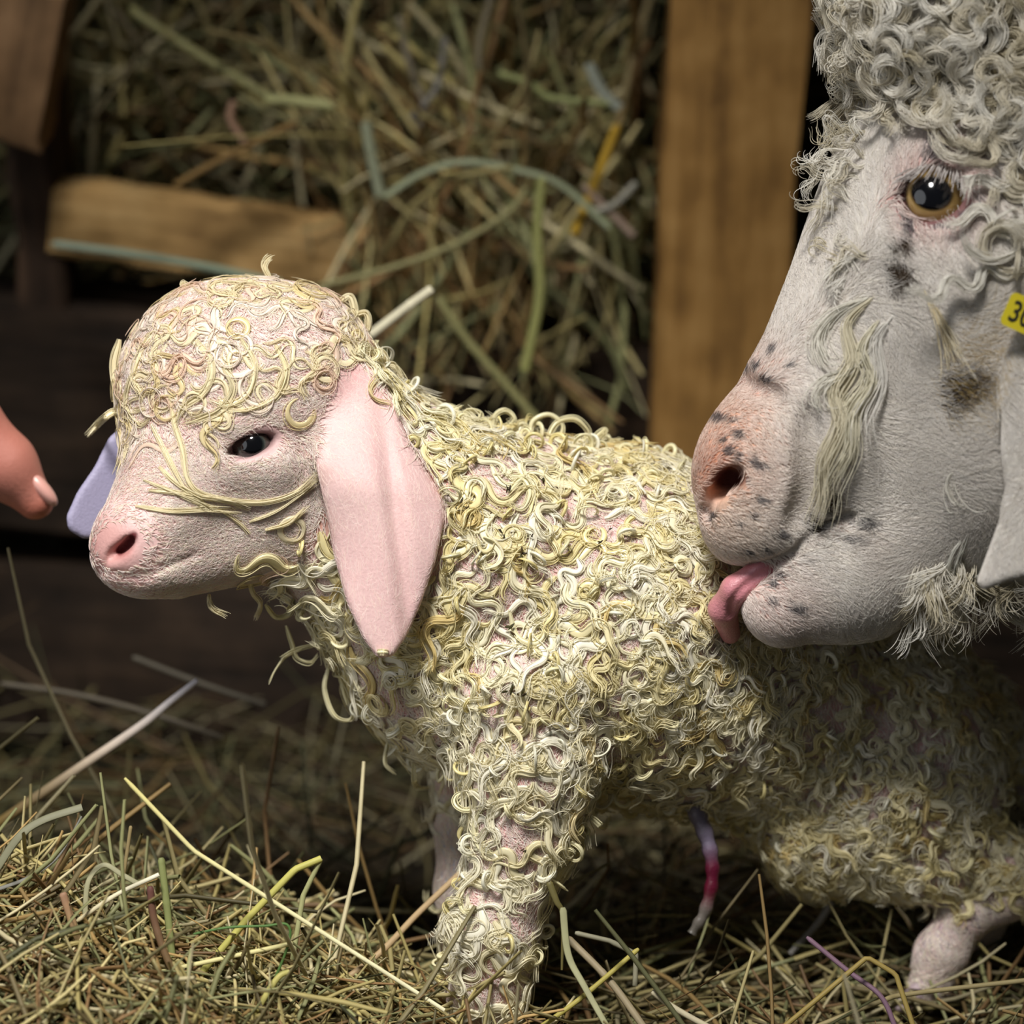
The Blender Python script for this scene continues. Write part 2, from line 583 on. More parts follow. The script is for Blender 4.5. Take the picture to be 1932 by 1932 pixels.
# almond eye opening, mouth, nostrils
KEYE = kid.on(474, 838)
kid.ell((474, 839, KEYE[2] + 4), (52, 17, 40), 4, (0, 0, -0.30), True)
kid.ell((466, 842, KEYE[2] + 6), (33, 21, 34), 6, (0, 0, -0.28), True)
kid.cone((440, 852, KEYE[2] + 2), (424, 864, KEYE[2] + 2), 8, 4, 6, 1, True)
def groove(f, pts, r, k=6, dz=0.0, n=18):
    P = []
    for x, y in catmull(pts, n):
        q = f.on(x, y)
        if q is not None:
            P.append(q + np.array([0, 0, dz]))
    for i in range(len(P) - 1):
        if np.linalg.norm(P[i + 1] - P[i]) < 60:
            f.cone(P[i], P[i + 1], r, r, k, 1, True)
groove(kid, [(245, 1022), (232, 1034), (212, 1047)], 9, 8, 6)
groove(kid, [(250, 1012), (243, 1024), (228, 1038)], 8, 6, 10)
groove(kid, [(212, 1047), (200, 1062), (190, 1070)], 4, 6)
groove(kid, [(176, 1078), (215, 1084), (275, 1082), (330, 1062), (370, 1045)], 5, 8)
kid.blur(1)
kv, kf = kid.surface()

# colour of the kid's skin
def polydist(P, pts):
    pts = catmull(pts, 30)
    return np.sqrt(np.min(((P[:, None, :2] - pts[None]) ** 2).sum(-1), 1))

def kid_skin(P):
    base = lin(232, 184, 182)
    c = np.repeat(base[None], len(P), 0)
    m = 0.5 + 0.5 * vnoise(P, 40, 3)
    c = c * (1 - 0.25 * m[:, None]) + lin(238, 206, 198) * 0.25 * m[:, None]
    def spot(x, y, r, col, w=1.0):
        k = w * smooth01(1.3 - np.hypot((P[:, 0] - x), (P[:, 1] - y)) / r)[:, None]
        return c * (1 - k) + lin(*col) * k
    hd = (P[:, 0] < 620) & (P[:, 1] < 1150)
    c[hd] = c[hd] * 0.5 + 0.5 * lin(240, 210, 206)
    c = spot(205, 1035, 74, (200, 148, 142), 0.85)
    c = spot(232, 1036, 24, (180, 110, 106), 0.6)
    c = spot(945, 1455, 50, (222, 130, 135), 0.8)
    c = spot(860, 900, 55, (236, 150, 140), 0.8)
    c = spot(640, 720, 40, (232, 160, 160), 0.6)
    c = spot(600, 900, 30, (150, 95, 60), 0.6)
    c = spot(590, 990, 50, (190, 130, 100), 0.6)
    # pink ear
    e = inpoly(P, KID_EAR) & (P[:, 2] < -20)
    m2 = 0.5 + 0.5 * vnoise(P[e], 55, 17)
    c[e] = (c[e] * 0.5 + 0.5 * lin(236, 204, 200)) * (0.80 + 0.12 * m2[:, None])
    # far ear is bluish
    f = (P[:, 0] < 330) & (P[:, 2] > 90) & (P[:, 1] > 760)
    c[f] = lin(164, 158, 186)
    # far leg
    f = (P[:, 2] > 290) & (P[:, 0] < 950) & (P[:, 1] > 1500)
    c[f] = lin(205, 210, 228)
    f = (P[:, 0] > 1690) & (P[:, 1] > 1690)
    c[f] = lin(184, 164, 172)  # lower hind leg: its shade is put into the skin colour
    # dark lids, mouth line, nostril
    d = np.hypot((P[:, 0] - 478) / 52, (P[:, 1] - 838 + 0.28 * (P[:, 0] - 478)) / 27)
    k = (smooth01(1.35 - d) * (P[:, 2] < 60))[:, None]
    c = c * (1 - k) + lin(88, 52, 56) * k
    k = smooth01((11 - polydist(P, [(252, 1010), (244, 1024), (226, 1040)])) / 6)[:, None]
    c = c * (1 - k) + lin(110, 50, 52) * k
    return c

M_kid_skin = attr_mat('kid_skin', 0.5, 0.35, 0.15, 900, var=0.06, sss=0.0)
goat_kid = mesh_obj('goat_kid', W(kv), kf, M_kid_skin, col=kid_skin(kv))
tag(goat_kid, 'small newborn goat kid with wet yellowish curls and drooping pink ears, standing in hay', 'goat kid')

# ================================================================== the doe
doe = Field((1270, -260, -420), (2330, 1330, 470), 5.5)
doe.ell((1840, 250, 25), (225, 280, 225), 60)
doe.cone((1765, 430, 0), (1560, 825, -45), 222, 180, 70, 0.92)
doe.cone((1560, 825, -45), (1462, 925, -75), 178, 138, 60, 0.85)
doe.ell((1420, 870, -80), (104, 130, 96), 45, (0, 0, 0.35))
doe.ell((1440, 985, -75), (112, 86, 95), 35, (0, 0, -0.25))
doe.cone((1850, 860, 10), (1600, 1075, -40), 235, 128, 70, 0.85)
doe.cone((1600, 1075, -40), (1480, 1140, -65), 130, 80, 40, 0.85)
doe.ell((1830, 720, 0), (230, 280, 205), 70)
doe.cone((1900, 500, 30), (2260, 560, 120), 330, 380, 90)
doe.cone((1980, 780, 40), (2300, 800, 140), 320, 420, 90)
# brow ridge, cheek crest
doe.cone((1740, 290, -140), (1830, 295, -165), 42, 40, 80)
doe.cone((1700, 465, -190), (1850, 470, -190), 40, 36, 45)
# wool cap on the poll
doe.ell((1790, 30, 0), (205, 190, 235), 40)
doe.ell((1935, 200, -60), (105, 190, 200), 40)
# near ear, far ear
DOE_EAR = [(1960, 500), (1925, 600), (1905, 680), (1892, 760), (1890, 850), (1898, 920), (1886, 985), (1862, 1050), (1844, 1098), (1856, 1112),
           (1900, 1095), (1960, 1080), (2030, 1010), (2080, 880), (2090, 700), (2060, 540), (2010, 470)]
def doe_ear_z(x, y):
    return -295 + 0.0012 * (x - 1985) ** 2 - 30 * smooth01((y - 500) / 300) + 110 * smooth01((620 - y) / 160)
doe.sheet(DOE_EAR, doe_ear_z, 14, 26, 10)
doe.sheet([(1980, 380), (2080, 330), (2200, 500), (2210, 760), (2120, 950), (2040, 800)], lambda x, y: 360 + 0 * x, 14, 30, 10)
doe.cone((2010, 430, 250), (2080, 420, 360), 70, 40, 40)
# eye socket, nostrils, mouth
DEYE = doe.on(1762, 368)
doe.ell((1763, 370, DEYE[2] + 18), (66, 52, 50), 10, (0, 0, 0.15), True)
doe.cone((1712, 395, DEYE[2] + 6), (1695, 425, DEYE[2] + 4), 12, 8, 12, 1, True)
q = doe.on(1372, 905)
doe.ell(tuple(q + np.array([0, 2, 10])), (42, 25, 50), 14, (0, 0, -0.75), True)
groove(doe, [(1392, 880), (1370, 915), (1345, 940), (1332, 962)], 10, 14, 4)
groove(doe, [(1330, 962), (1338, 985)], 6, 10)
DMOUTH = [(1375, 1075), (1430, 1066), (1485, 1048), (1535, 1010), (1585, 978), (1610, 972)]
groove(doe, [(1375, 1075), (1430, 1066), (1485, 1048), (1535, 1010), (1585, 978), (1610, 972)], 9, 14, 2)
doe.cone((1360, 1100, -70), (1470, 1075, -80), 30, 14, 18, 2.0, True)
groove(doe, [(1530, 780), (1528, 860), (1530, 920), (1510, 990)], 12, 40, -6)
groove(doe, [(1385, 700), (1420, 730), (1470, 745)], 7, 25, -2)
doe.blur(1)
dv, df = doe.surface()
# the rest of the doe stands out of the frame
rest = Field((2100, -700, -700), (6000, 3300, 1300), 40)
rest.chain([(2200, 620, 110), (2700, 480, 200), (3050, 600, 320)], [360, 520, 600], 200)
rest.cone((3050, 620, 320), (4900, 720, 380), 620, 640, 200)
for x, z in ((2950, 60), (3080, 640), (4850, 60), (5000, 700)):
    gy = 2150 - 0.33 * (z - 130)
    rest.chain([(x, 900, z), (x - 40, 1500, z), (x + 20, gy - 60, z + 80)], [300, 150, 100], 120)
rest.cone((5450, 500, 380), (5650, 250, 400), 150, 60, 80)
rv_, rf_ = rest.surface()

DOE_SPOTS = [(1352, 788, 20, 8), (1382, 792, 9, 6), (1395, 818, 10, 10), (1375, 848, 10, 10), (1395, 862, 7, 9), (1425, 872, 9, 14), (1440, 880, 16, 7),
             (1412, 908, 7, 9), (1438, 945, 9, 8), (1442, 715, 13, 9), (1423, 690, 7, 9), (1452, 660, 9, 6), (1345, 975, 8, 8), (1478, 1010, 10, 8),
             (1425, 975, 6, 6), (1395, 990, 6, 5), (1450, 1040, 7, 6), (1632, 990, 14, 12), (1607, 1020, 10, 9), (1628, 985, 8, 12), (1460, 1102, 7, 8), (1458, 1138, 9, 9),
             (1505, 1150, 16, 12), (1475, 1085, 8, 6), (1415, 1042, 7, 5), (1765, 284, 26, 13), (1758, 215, 12, 24), (1714, 427, 11, 18), (1778, 428, 22, 7), (1825, 405, 16, 8),
             (1850, 372, 10, 9), (1530, 1058, 7, 6), (1366, 830, 8, 5), (1405, 700, 6, 5), (1490, 690, 5, 4)]
DOE_DIRT = [(1795, 718, 40, 30), (1776, 738, 22, 26), (1815, 700, 26, 10), (1690, 462, 24, 12), (1680, 508, 14, 26), (1705, 515, 16, 22), (1560, 950, 14, 26), (1535, 985, 8, 18)]
def ellmask(P, spots, soft=0.35, rag=0.25):
    m = np.zeros(len(P))
    n = vnoise(P, 7, 9) * rag
    for x, y, a, b in spots:
        d = np.hypot((P[:, 0] - x) / a, (P[:, 1] - y) / b) + n
        m = np.maximum(m, smooth01((1 + soft - d) / (2 * soft)))
    return m

def doe_base(P):
    c = np.repeat(lin(226, 212, 206)[None], len(P), 0)
    def spot(x, y, r, col, w=1.0, ry=None):
        k = w * smooth01(1.25 - np.hypot((P[:, 0] - x) / r, (P[:, 1] - y) / (ry or r)))[:, None]
        return c * (1 - k) + lin(*col) * k
    c = spot(1385, 850, 120, (216, 164, 136), 0.95, 190)
    c = spot(1430, 700, 70, (216, 170, 156), 0.8)
    c = spot(1350, 890, 45, (206, 140, 108), 0.9, 60)
    c = spot(1400, 1000, 80, (206, 176, 150), 0.7)
    c = spot(1480, 1140, 90, (214, 168, 158), 0.9)
    c = spot(1610, 1010, 50, (208, 160, 148), 0.7)
    c = spot(1770, 360, 125, (206, 158, 152), 0.9, 120)
    c = spot(1700, 400, 46, (196, 134, 128), 0.85, 70)
    c = spot(1790, 270, 75, (200, 140, 136), 0.8, 40)
    return c

def doe_skin(P):
    c = doe_base(P)
    wool = (P[:, 1] < 140) | (P[:, 0] > 1880)
    c[wool] = c[wool] * 0.3 + 0.7 * lin(190, 180, 160)
    d = np.hypot((P[:, 0] - 1763) / 66, (P[:, 1] - 370) / 52)
    k = (smooth01((1.32 - d) / 0.3) * (P[:, 2] < -60))[:, None] * 0.85
    c = c * (1 - k) + lin(104, 62, 62) * k
    q = ellmask(P, [(1374, 903, 34, 22)], 0.4, 0)[:, None]
    c = c * (1 - q) + lin(84, 42, 36) * q
    k = (smooth01((14 - polydist(P, DMOUTH)) / 10) * (P[:, 2] < 0))[:, None] * 0.75
    c = c * (1 - k) + lin(92, 58, 54) * k
    k = ellmask(P, DOE_SPOTS)[:, None] * (P[:, 2] < 0)[:, None]
    c = c * (1 - 0.85 * k) + 0.85 * lin(70, 68, 74) * k
    k = ellmask(P, DOE_DIRT, 0.5, 0.5)[:, None] * (P[:, 2] < 0)[:, None]
    c = c * (1 - k) + lin(62, 48, 30) * k
    return c

allv = np.vstack([W(dv), W(rv_)])
allf = np.vstack([df, rf_ + len(dv)])
M_doe_skin = attr_mat('doe_skin', 0.6, 0.25, 0.2, 1100, var=0.06)
goat = mesh_obj('goat', allv, allf, M_doe_skin, col=np.vstack([doe_skin(dv), np.repeat(lin(200, 192, 175)[None], len(rv_), 0)]))
tag(goat, 'adult goat with curly white wool and yellow ear tag, bending to lick the newborn', 'goat')
# ================================================================== hair and other parts of the kid
M_wet = attr_mat('wet_curl', 0.33, 0.45, coat=0.25)
M_kid_hair = attr_mat('kid_hair', 0.45, 0.3, trans=0.2)
M_hair = attr_mat('goat_hair', 0.5, 0.25, trans=0.25)
M_wool = attr_mat('goat_wool', 0.5, 0.3, trans=0.25)

FACE = [(165, 1000), (185, 930), (212, 850), (250, 842), (320, 845), (380, 815), (430, 795), (520, 780), (590, 790), (615, 850), (600, 960),
        (545, 1040), (480, 1100), (330, 1145), (160, 1130)]
KHEAD = [(120, 1160), (120, 480), (640, 480), (700, 600), (660, 700), (605, 780), (590, 980), (520, 1100), (300, 1180)]
def kid_region(P):
    """0 trunk, 1 skull, 2 face, 3 ear, 4 lower leg, 5 nothing"""
    r = np.zeros(len(P), int)
    near = P[:, 2] < 330
    r[inpoly(P, KHEAD) & near] = 1
    r[inpoly(P, FACE) & near] = 2
    r[inpoly(P, KID_EAR) & (P[:, 2] < -12)] = 3
    r[(P[:, 0] < 345) & (P[:, 2] > 110) & (P[:, 1] > 740)] = 5
    r[(P[:, 2] > 290) & (P[:, 0] < 950) & (P[:, 1] > 1480)] = 4
    r[(P[:, 0] > 1690) & (P[:, 1] > 1680)] = 4
    r[P[:, 1] > 1990] = 4
    return r

kn = kid.normal(kv)
fc = kv[kf].mean(1)
def kid_weight(c):
    n = kid.normal(c)
    return np.where(n[:, 2] < 0.25, 1.0, 0.22)
KFLOW = [(740, 800, 0.5, 0.85), (900, 900, 0.3, 0.9), (950, 1100, 0.0, 1), (1250, 1050, 0.45, 0.9), (1300, 1400, 0.15, 1), (1700, 1350, 0.5, 0.85),
         (700, 1250, -0.15, 1), (800, 1400, -0.1, 1), (950, 1700, 0.05, 1), (930, 1900, 0, 1), (620, 1050, -0.2, 1), (1100, 1500, 0.1, 1)]

def hex_mix(n, cols, p):
    cols = np.array([lin(*c) for c in cols])
    k = rng.choice(len(cols), n, p=p)
    c = cols[k] * (0.93 + 0.14 * rng.random((n, 1)))
    return c

def to_curves(name, paths, rad_px, mat, parent, col):
    return curves_obj(name, W(paths), rad_px / PX, mat, parent, col)

lockV, lockF, lockC = [], [], []
nv = 0
def bad_lock(paths):
    x, y, z = paths[..., 0], paths[..., 1], paths[..., 2]
    b = (np.hypot(x - 476, (y - 838 + 0.28 * (x - 476)) * 1.5) < 62) & (z < 60)
    b |= inpoly(paths, KID_EAR) & (z < -45) & (y > 745)
    b |= (np.hypot(x - 215, y - 1035) < 85)
    return b.any(1)
def add_lock(paths, normals, R, flat, col, sides=7):
    global nv
    V, F = tubes(paths, R, normals, sides, flat)
    lockV.append(W(V)); lockF.append(F + nv)
    lockC.append(np.repeat(col, paths.shape[1] * sides, 0))
    nv += len(V)

fineP, fineR, fineC = [], [], []
def add_fine(paths, rad, col):
    """collect strands as 30 point hairs"""
    N, n = paths.shape[:2]
    if n != 24:
        t = np.linspace(0, n - 1, 24); i = np.minimum(t.astype(int), n - 2); f = (t - i)[None, :, None]
        paths = paths[:, i] * (1 - f) + paths[:, i + 1] * f
    fineP.append(paths); fineR.append(np.broadcast_to(rad, (N, 24)).copy()); fineC.append(col)

s24 = np.linspace(0, 1, 24)
taper24 = np.clip(np.minimum(s24 * 8 + 0.3, (1 - s24) * 3.5 + 0.25), 0, 1)

rng = np.random.default_rng(101)
# --- wet wavy locks lying on the trunk and the legs
P = scatter(kv, kf, 3150, lambda c: kid_weight(c) * np.where(c[:, 0] > 1180, 2.1, np.where(c[:, 1] > 1480, 0.75, 1.0)))
P = P[kid_region(P) == 0]
N = len(P)
xs = P[:, 0]
size = np.interp(xs, [1050, 1300], [1.15, 0.72]) * np.where((P[:, 1] > 1480) & (xs < 1150), 1.05, 1.0)
size = size * (0.8 + 0.45 * rng.random(N))
th = rng.normal(0, 0.55, N)
d0 = flow(P, KFLOW)
n0 = kid.normal(P)
d0 = nrm(d0 - (d0 * n0).sum(-1, keepdims=True) * n0)
d0 = d0 * np.cos(th)[:, None] + np.cross(n0, d0) * np.sin(th)[:, None]
lam = (70 + 45 * rng.random(N)) * size
step = 4.6 * size
A = 0.75 + 0.5 * rng.random(N)
ph = rng.random(N) * 6.28
end = rng.choice([-1, 1], N) * (0.05 + 0.3 * rng.random(N))
ring = rng.random(N) < 0.1
n = 30
h0 = 2.5 + 4 * rng.random(N)
lift = np.where(rng.random(N) < 0.25, 10 + 16 * rng.random(N), 1 + 5 * rng.random(N))
turn = lambda k: np.where(ring, np.sign(end) * step / ((13 + 9 * (ph / 6.28)) * size), A * 6.283 * step / lam * np.cos(6.283 * step * k / lam + ph)) + end * (k / n) ** 4 * 1.3
hgt = lambda k: h0 + lift * (k / n) ** 2
paths, nn = grow(kid, P, d0, n, step, turn, hgt)
gd = ~bad_lock(paths); paths = paths[gd]; nn = nn[gd]; size = size[gd]; xs = xs[gd]; P = P[gd]; N = len(P)
s = np.linspace(0, 1, n)
prof = np.clip(np.minimum(s * 5 + 0.35, (1 - s) * 1.7 + 0.08), 0, 1)
R = (4.4 + 4.8 * rng.random(N)) * np.sqrt(size)
col = hex_mix(N, [(238, 230, 198), (232, 220, 174), (240, 234, 214), (218, 196, 136), (228, 214, 160)], [0.36, 0.24, 0.24, 0.04, 0.12])
white = smooth01((1350 - xs) / 500) * smooth01((P[:, 1] - 1200) / 250) * 0.5
col = col * (1 - white[:, None]) + lin(232, 226, 205) * white[:, None]
add_lock(paths, nn, R[:, None] * prof[None], 0.24, col)
K = 7
st = strands(paths, nn, K, R[:, None] * prof[None] * 1.25 + 2.5, 5.0)
add_fine(st, 0.95 * taper24[None], np.repeat(col, K, 0) * (0.95 + 0.1 * rng.random((N * K, 1))))

rng = np.random.default_rng(102)
# --- ringlets standing off the coat, seen against the dark along the outline
def ringlets(roots, rad, turns, drift, n=30, fld=None):
    fld = fld or kid
    Np = len(roots)
    nn_ = fld.normal(roots)
    a = rng.random(Np) * 6.283
    ref = nrm(np.cross(nn_, rng.normal(size=(Np, 3))))
    b = np.cross(nn_, ref)
    phi = np.linspace(0, 1, n)[None] * turns[:, None] * 6.283
    r = rad[:, None] * (1 - 0.45 * np.linspace(0, 1, n)[None])
    c = roots[:, None] + nn_[:, None] * (rad[:, None, None] * 0.85 - 4) + b[:, None] * (drift[:, None] * np.linspace(0, 1, n)[None])[..., None]
    p = c - nn_[:, None] * (np.cos(phi) * r)[..., None] + ref[:, None] * (np.sin(phi) * r)[..., None]
    return p, np.repeat(b[:, None], n, 1)

P = scatter(kv, kf, 950, kid_weight)
reg = kid_region(P)
P = P[(reg == 0) & (P[:, 1] < 1960)]
nz = kid.normal(P)
keep = (np.abs(nz[:, 2]) < 0.45) | (rng.random(len(P)) < 0.45)
P = P[keep]; N = len(P)
sz = np.where(P[:, 0] > 1180, 0.8, 1.0)
rad = (11 + 13 * rng.random(N)) * sz
paths, nn = ringlets(P, rad, 0.8 + 0.7 * rng.random(N), rng.normal(0, 16, N))
R = 1.8 + 2.6 * rng.random(N)
col = hex_mix(N, [(230, 222, 180), (224, 210, 150), (234, 230, 208)], [0.4, 0.3, 0.3])
add_lock(paths, nn, R[:, None] * prof[None], 0.8, col, 6)
st = strands(paths, nn, 3, R[:, None] * prof[None] * 1.2 + 2.5, 2.5)
add_fine(st, 0.9 * taper24[None], np.repeat(col, 3, 0))

rng = np.random.default_rng(103)
# --- flat swirls on the skull
P = scatter(kv, kf, 2300, kid_weight)
P = P[kid_region(P) == 1]; N = len(P)
d0 = flow(P, [(440, 560, -0.5, 0.4), (300, 650, -0.5, 0.8), (260, 780, -0.2, 1), (420, 720, -0.3, 0.9), (560, 650, 0.5, 0.8), (660, 640, 0.6, 0.7), (560, 760, 0.4, 0.8), (600, 1000, 0.1, 1)])
n0 = kid.normal(P); d0 = nrm(d0 - (d0 * n0).sum(-1, keepdims=True) * n0)
th = rng.normal(0, 0.6, N)
d0 = d0 * np.cos(th)[:, None] + np.cross(n0, d0) * np.sin(th)[:, None]
step = 4.4 + 2.0 * rng.random(N)
lam = 75 + 60 * rng.random(N); ph = rng.random(N) * 6.28
A = 0.8 + 0.7 * rng.random(N)
ring = rng.random(N) < 0.3; sg = rng.choice([-1, 1], N)
paths, nn = grow(kid, P, d0, 28, step, lambda k: np.where(ring, sg * step / (20 + 16 * ph / 6.28), A * 6.283 * step / lam * np.cos(6.283 * step * k / lam + ph)), lambda k: 1.5 + 3.0 * (k / 28))
gd = ~bad_lock(paths); paths = paths[gd]; nn = nn[gd]; N = len(paths)
s28 = np.linspace(0, 1, 28); prof28 = np.clip(np.minimum(s28 * 4 + 0.4, (1 - s28) * 2.2 + 0.15), 0, 1)
R = 3.0 + 4.0 * rng.random(N)
col = hex_mix(N, [(230, 216, 180), (222, 204, 156), (234, 220, 204), (228, 200, 178)], [0.4, 0.2, 0.25, 0.15])
add_lock(paths, nn, R[:, None] * prof28[None], 0.28, col, 6)
st = strands(paths, nn, 6, R[:, None] * prof28[None] + 3.5, 4.0)
add_fine(st, 0.85 * taper24[None], np.repeat(col, 6, 0) * 1.02)

# --- locks the photograph shows one by one on the head
def guided(f, pts, n=30, h=6.0):
    c = catmull(pts, n)
    z = []
    for x, y in c:
        v = f.front(x, y)
        if v is None:
            i = int(np.clip(round((x - f.lo[0]) / f.h), 0, f.n[0] - 1)); j = int(np.clip(round((y - f.lo[1]) / f.h), 0, f.n[1] - 1))
            if f.a[i, j].min() < 50:
                v = float(f.lo[2] + f.h * f.a[i, j].argmin())
        z.append(v)
    ok = [i for i in range(n) if z[i] is not None]
    zz = np.interp(np.arange(n), ok, [z[i] for i in ok])
    k = np.ones(5) / 5
    zz = np.convolve(np.pad(zz, 2, mode='edge'), k, 'valid')
    p = np.column_stack([c, zz - h])
    return p

G = [([(252, 795), (222, 778), (195, 792), (166, 822)], 9), ([(225, 640), (214, 690), (224, 745), (250, 775), (275, 770)], 8), ([(250, 700), (240, 760), (262, 800), (285, 790)], 7),
     ([(320, 745), (330, 800), (345, 850), (352, 900), (375, 928), (430, 942), (500, 945), (560, 925), (598, 890)], 5),
     ([(285, 800), (310, 850), (335, 900), (352, 925), (380, 940)], 3.5), ([(300, 880), (330, 910), (375, 935), (420, 940)], 2.5), ([(280, 925), (330, 930), (380, 938), (430, 945), (470, 958)], 2.5), ([(270, 905), (320, 925), (370, 945), (400, 962)], 2), ([(360, 945), (410, 960), (450, 985), (470, 1005)], 2), ([(470, 985), (520, 965), (570, 930), (600, 905)], 3), ([(500, 1000), (545, 985), (580, 955)], 2.5),
     ([(255, 955), (320, 965), (390, 962), (450, 965)], 2), ([(375, 560), (350, 540), (345, 535), (360, 545), (385, 560)], 4), ([(510, 525), (500, 505), (504, 492), (512, 486)], 5),
     ([(420, 690), (440, 730), (420, 770), (380, 790), (345, 800)], 6), ([(455, 640), (480, 690), (470, 740), (430, 765), (395, 755)], 7), ([(520, 650), (540, 700), (520, 750), (470, 775), (430, 775)], 6),
     ([(370, 640), (400, 690), (385, 740), (345, 770), (330, 800)], 7), ([(300, 620), (270, 660), (255, 710), (275, 750)], 8), ([(660, 600), (690, 590), (695, 620), (680, 640)], 6),
     ([(690, 660), (720, 665), (728, 690), (712, 705), (700, 695)], 7), ([(720, 690), (745, 690), (765, 725)], 3), ([(640, 570), (660, 560), (668, 590), (655, 610)], 5), ([(470, 1095), (478, 1120), (492, 1140), (482, 1165)], 3),
     ([(395, 1120), (400, 1145), (425, 1160)], 3)]
for pts, r in G:
    p = guided(kid, pts, 30, 2.5 + r * 0.3)[None]
    nn_ = np.repeat(np.array([[[0, 0, -1.0]]]), 30, 1)
    c_ = hex_mix(1, [(234, 222, 184)], [1])
    add_lock(p, nn_, np.full((1, 1), r * 0.6) * prof[None], 0.35, c_, 8)
    st = strands(p, nn_, 16, r * prof[None] * 0.85 + 2.0, 3.5)
    add_fine(st, 0.85 * taper24[None], np.repeat(c_, 16, 0) * (0.92 + 0.16 * rng.random((16, 1))))

# larger curls of the outline: back, throat, chest, belly
O = [([(1000, 830), (1005, 795), (1035, 782), (1060, 800), (1055, 825), (1030, 825)], 6), ([(1030, 835), (1050, 798), (1085, 790), (1110, 815), (1100, 840)], 6), ([(1100, 850), (1125, 825), (1142, 812), (1135, 830)], 7),
     ([(930, 815), (935, 785), (955, 775), (970, 790), (955, 805)], 5), ([(870, 800), (880, 775), (905, 778), (900, 800)], 5), ([(850, 800), (855, 775), (870, 765)], 3), ([(960, 820), (985, 800), (995, 815), (980, 830)], 5),
     ([(540, 1180), (552, 1215), (560, 1240), (585, 1250), (600, 1235)], 4), ([(620, 1255), (612, 1300), (630, 1350), (660, 1360), (672, 1335)], 4), ([(640, 1270), (650, 1310), (655, 1330)], 4), ([(570, 1225), (540, 1240), (520, 1265), (508, 1290)], 2),
     ([(600, 1215), (560, 1225), (530, 1240)], 3), ([(500, 1140), (520, 1165), (545, 1160), (552, 1140)], 4), ([(730, 1400), (725, 1440), (745, 1460)], 4), ([(780, 1440), (785, 1480), (810, 1485)], 4),
     ([(1180, 1500), (1200, 1530), (1215, 1515), (1205, 1495)], 5), ([(1230, 1500), (1240, 1530), (1260, 1540)], 5), ([(1330, 1520), (1350, 1550), (1375, 1540), (1370, 1515)], 5), ([(1115, 1540), (1140, 1560), (1150, 1540)], 5),
     ([(905, 1490), (880, 1500), (850, 1515), (838, 1530)], 4), ([(910, 1520), (895, 1560), (905, 1600), (930, 1610)], 5), ([(890, 1660), (868, 1690), (875, 1720), (900, 1715)], 5), ([(860, 1700), (825, 1720), (805, 1700), (803, 1680)], 2),
     ([(1310, 960), (1330, 975), (1328, 1000), (1312, 1010)], 5), ([(1325, 1040), (1345, 1060), (1338, 1085), (1318, 1080)], 6), ([(870, 1330), (850, 1300), (868, 1275), (895, 1290), (890, 1320)], 7),
     ([(690, 1240), (720, 1230), (760, 1240), (800, 1235)], 5), ([(960, 1150), (975, 1200), (1010, 1215), (1030, 1190), (1010, 1170)], 7), ([(960, 930), (985, 905), (1000, 930), (985, 960), (955, 950)], 6)]
for pts, r in O:
    p = guided(kid, pts, 30, 14)[None]
    nn_ = np.repeat(np.array([[[0, 0, -1.0]]]), 30, 1)
    c_ = hex_mix(1, [(230, 222, 182)], [1])
    add_lock(p, nn_, np.full((1, 1), r * 0.6) * prof[None], 0.6, c_, 8)
    st = strands(p, nn_, 10, r * prof[None] * 0.9 + 1.5, 2.5)
    add_fine(st, 0.9 * taper24[None], np.repeat(c_, 10, 0))

kid_curls = mesh_obj('curly_fleece', np.vstack(lockV), np.vstack(lockF), M_wet, goat_kid, np.vstack(lockC))
kid_curls['label'] = 'wet cream yellow curls'
to_curves('fine_fleece', np.vstack(fineP), np.vstack(fineR), M_kid_hair, goat_kid, np.vstack(fineC))

rng = np.random.default_rng(104)
# --- short hair: under the curls, on the face, on the ear
P = scatter(kv, kf, 110000, lambda c: kid_weight(c) * np.where(inpoly(c, FACE), 2.2, 1.0))
reg = kid_region(P)
ok = (reg != 5) & ~((reg == 3) & (rng.random(len(P)) < 0.6)) & (np.hypot(P[:, 0] - 478, (P[:, 1] - 838 + 0.28 * (P[:, 0] - 478)) * 1.7) > 52)
ok &= ~((reg == 0) & (rng.random(len(P)) < 0.45))
ok &= (np.hypot(P[:, 0] - 225, P[:, 1] - 1030) > 45)
ok &= ~((np.hypot(P[:, 0] - 225, P[:, 1] - 1030) < 85) & (rng.random(len(P)) < 0.6))
P = P[ok]; reg = reg[ok]; N = len(P)
d0 = flow(P, KFLOW + [(220, 1000, 0.9, -0.2), (300, 900, 0.8, 0.3), (260, 1090, 0.95, 0.1), (400, 1050, 0.95, 0.15), (470, 930, 0.9, 0.5), (560, 880, 0.4, 0.9), (470, 780, 0.6, -0.5), (560, 800, 0.9, -0.2),
                      (350, 800, -0.3, 0.9), (420, 640, -0.3, 0.9), (700, 900, 0.1, 1), (720, 1150, 0.1, 1)])
n0 = kid.normal(P); d0 = nrm(d0 - (d0 * n0).sum(-1, keepdims=True) * n0)
th = rng.normal(0, 1, N) * np.where(reg >= 2, 0.16, 0.35)
d0 = d0 * np.cos(th)[:, None] + np.cross(n0, d0) * np.sin(th)[:, None]
ln = np.where(reg == 2, 30, np.where(reg == 3, 30, np.where(reg == 1, 36, 54))) * (0.7 + 0.6 * rng.random(N))
ln = np.where((reg == 2) & (P[:, 0] < 300), ln * 0.6, ln)
step = ln / 8
cv = rng.normal(0, 0.12, N) + 0.22 * vnoise(P, 22, 4) * np.where(reg == 2, 0.4, np.where(reg == 3, 0.3, 1.0))
l_base = np.where(reg == 3, -0.1, 0.6)
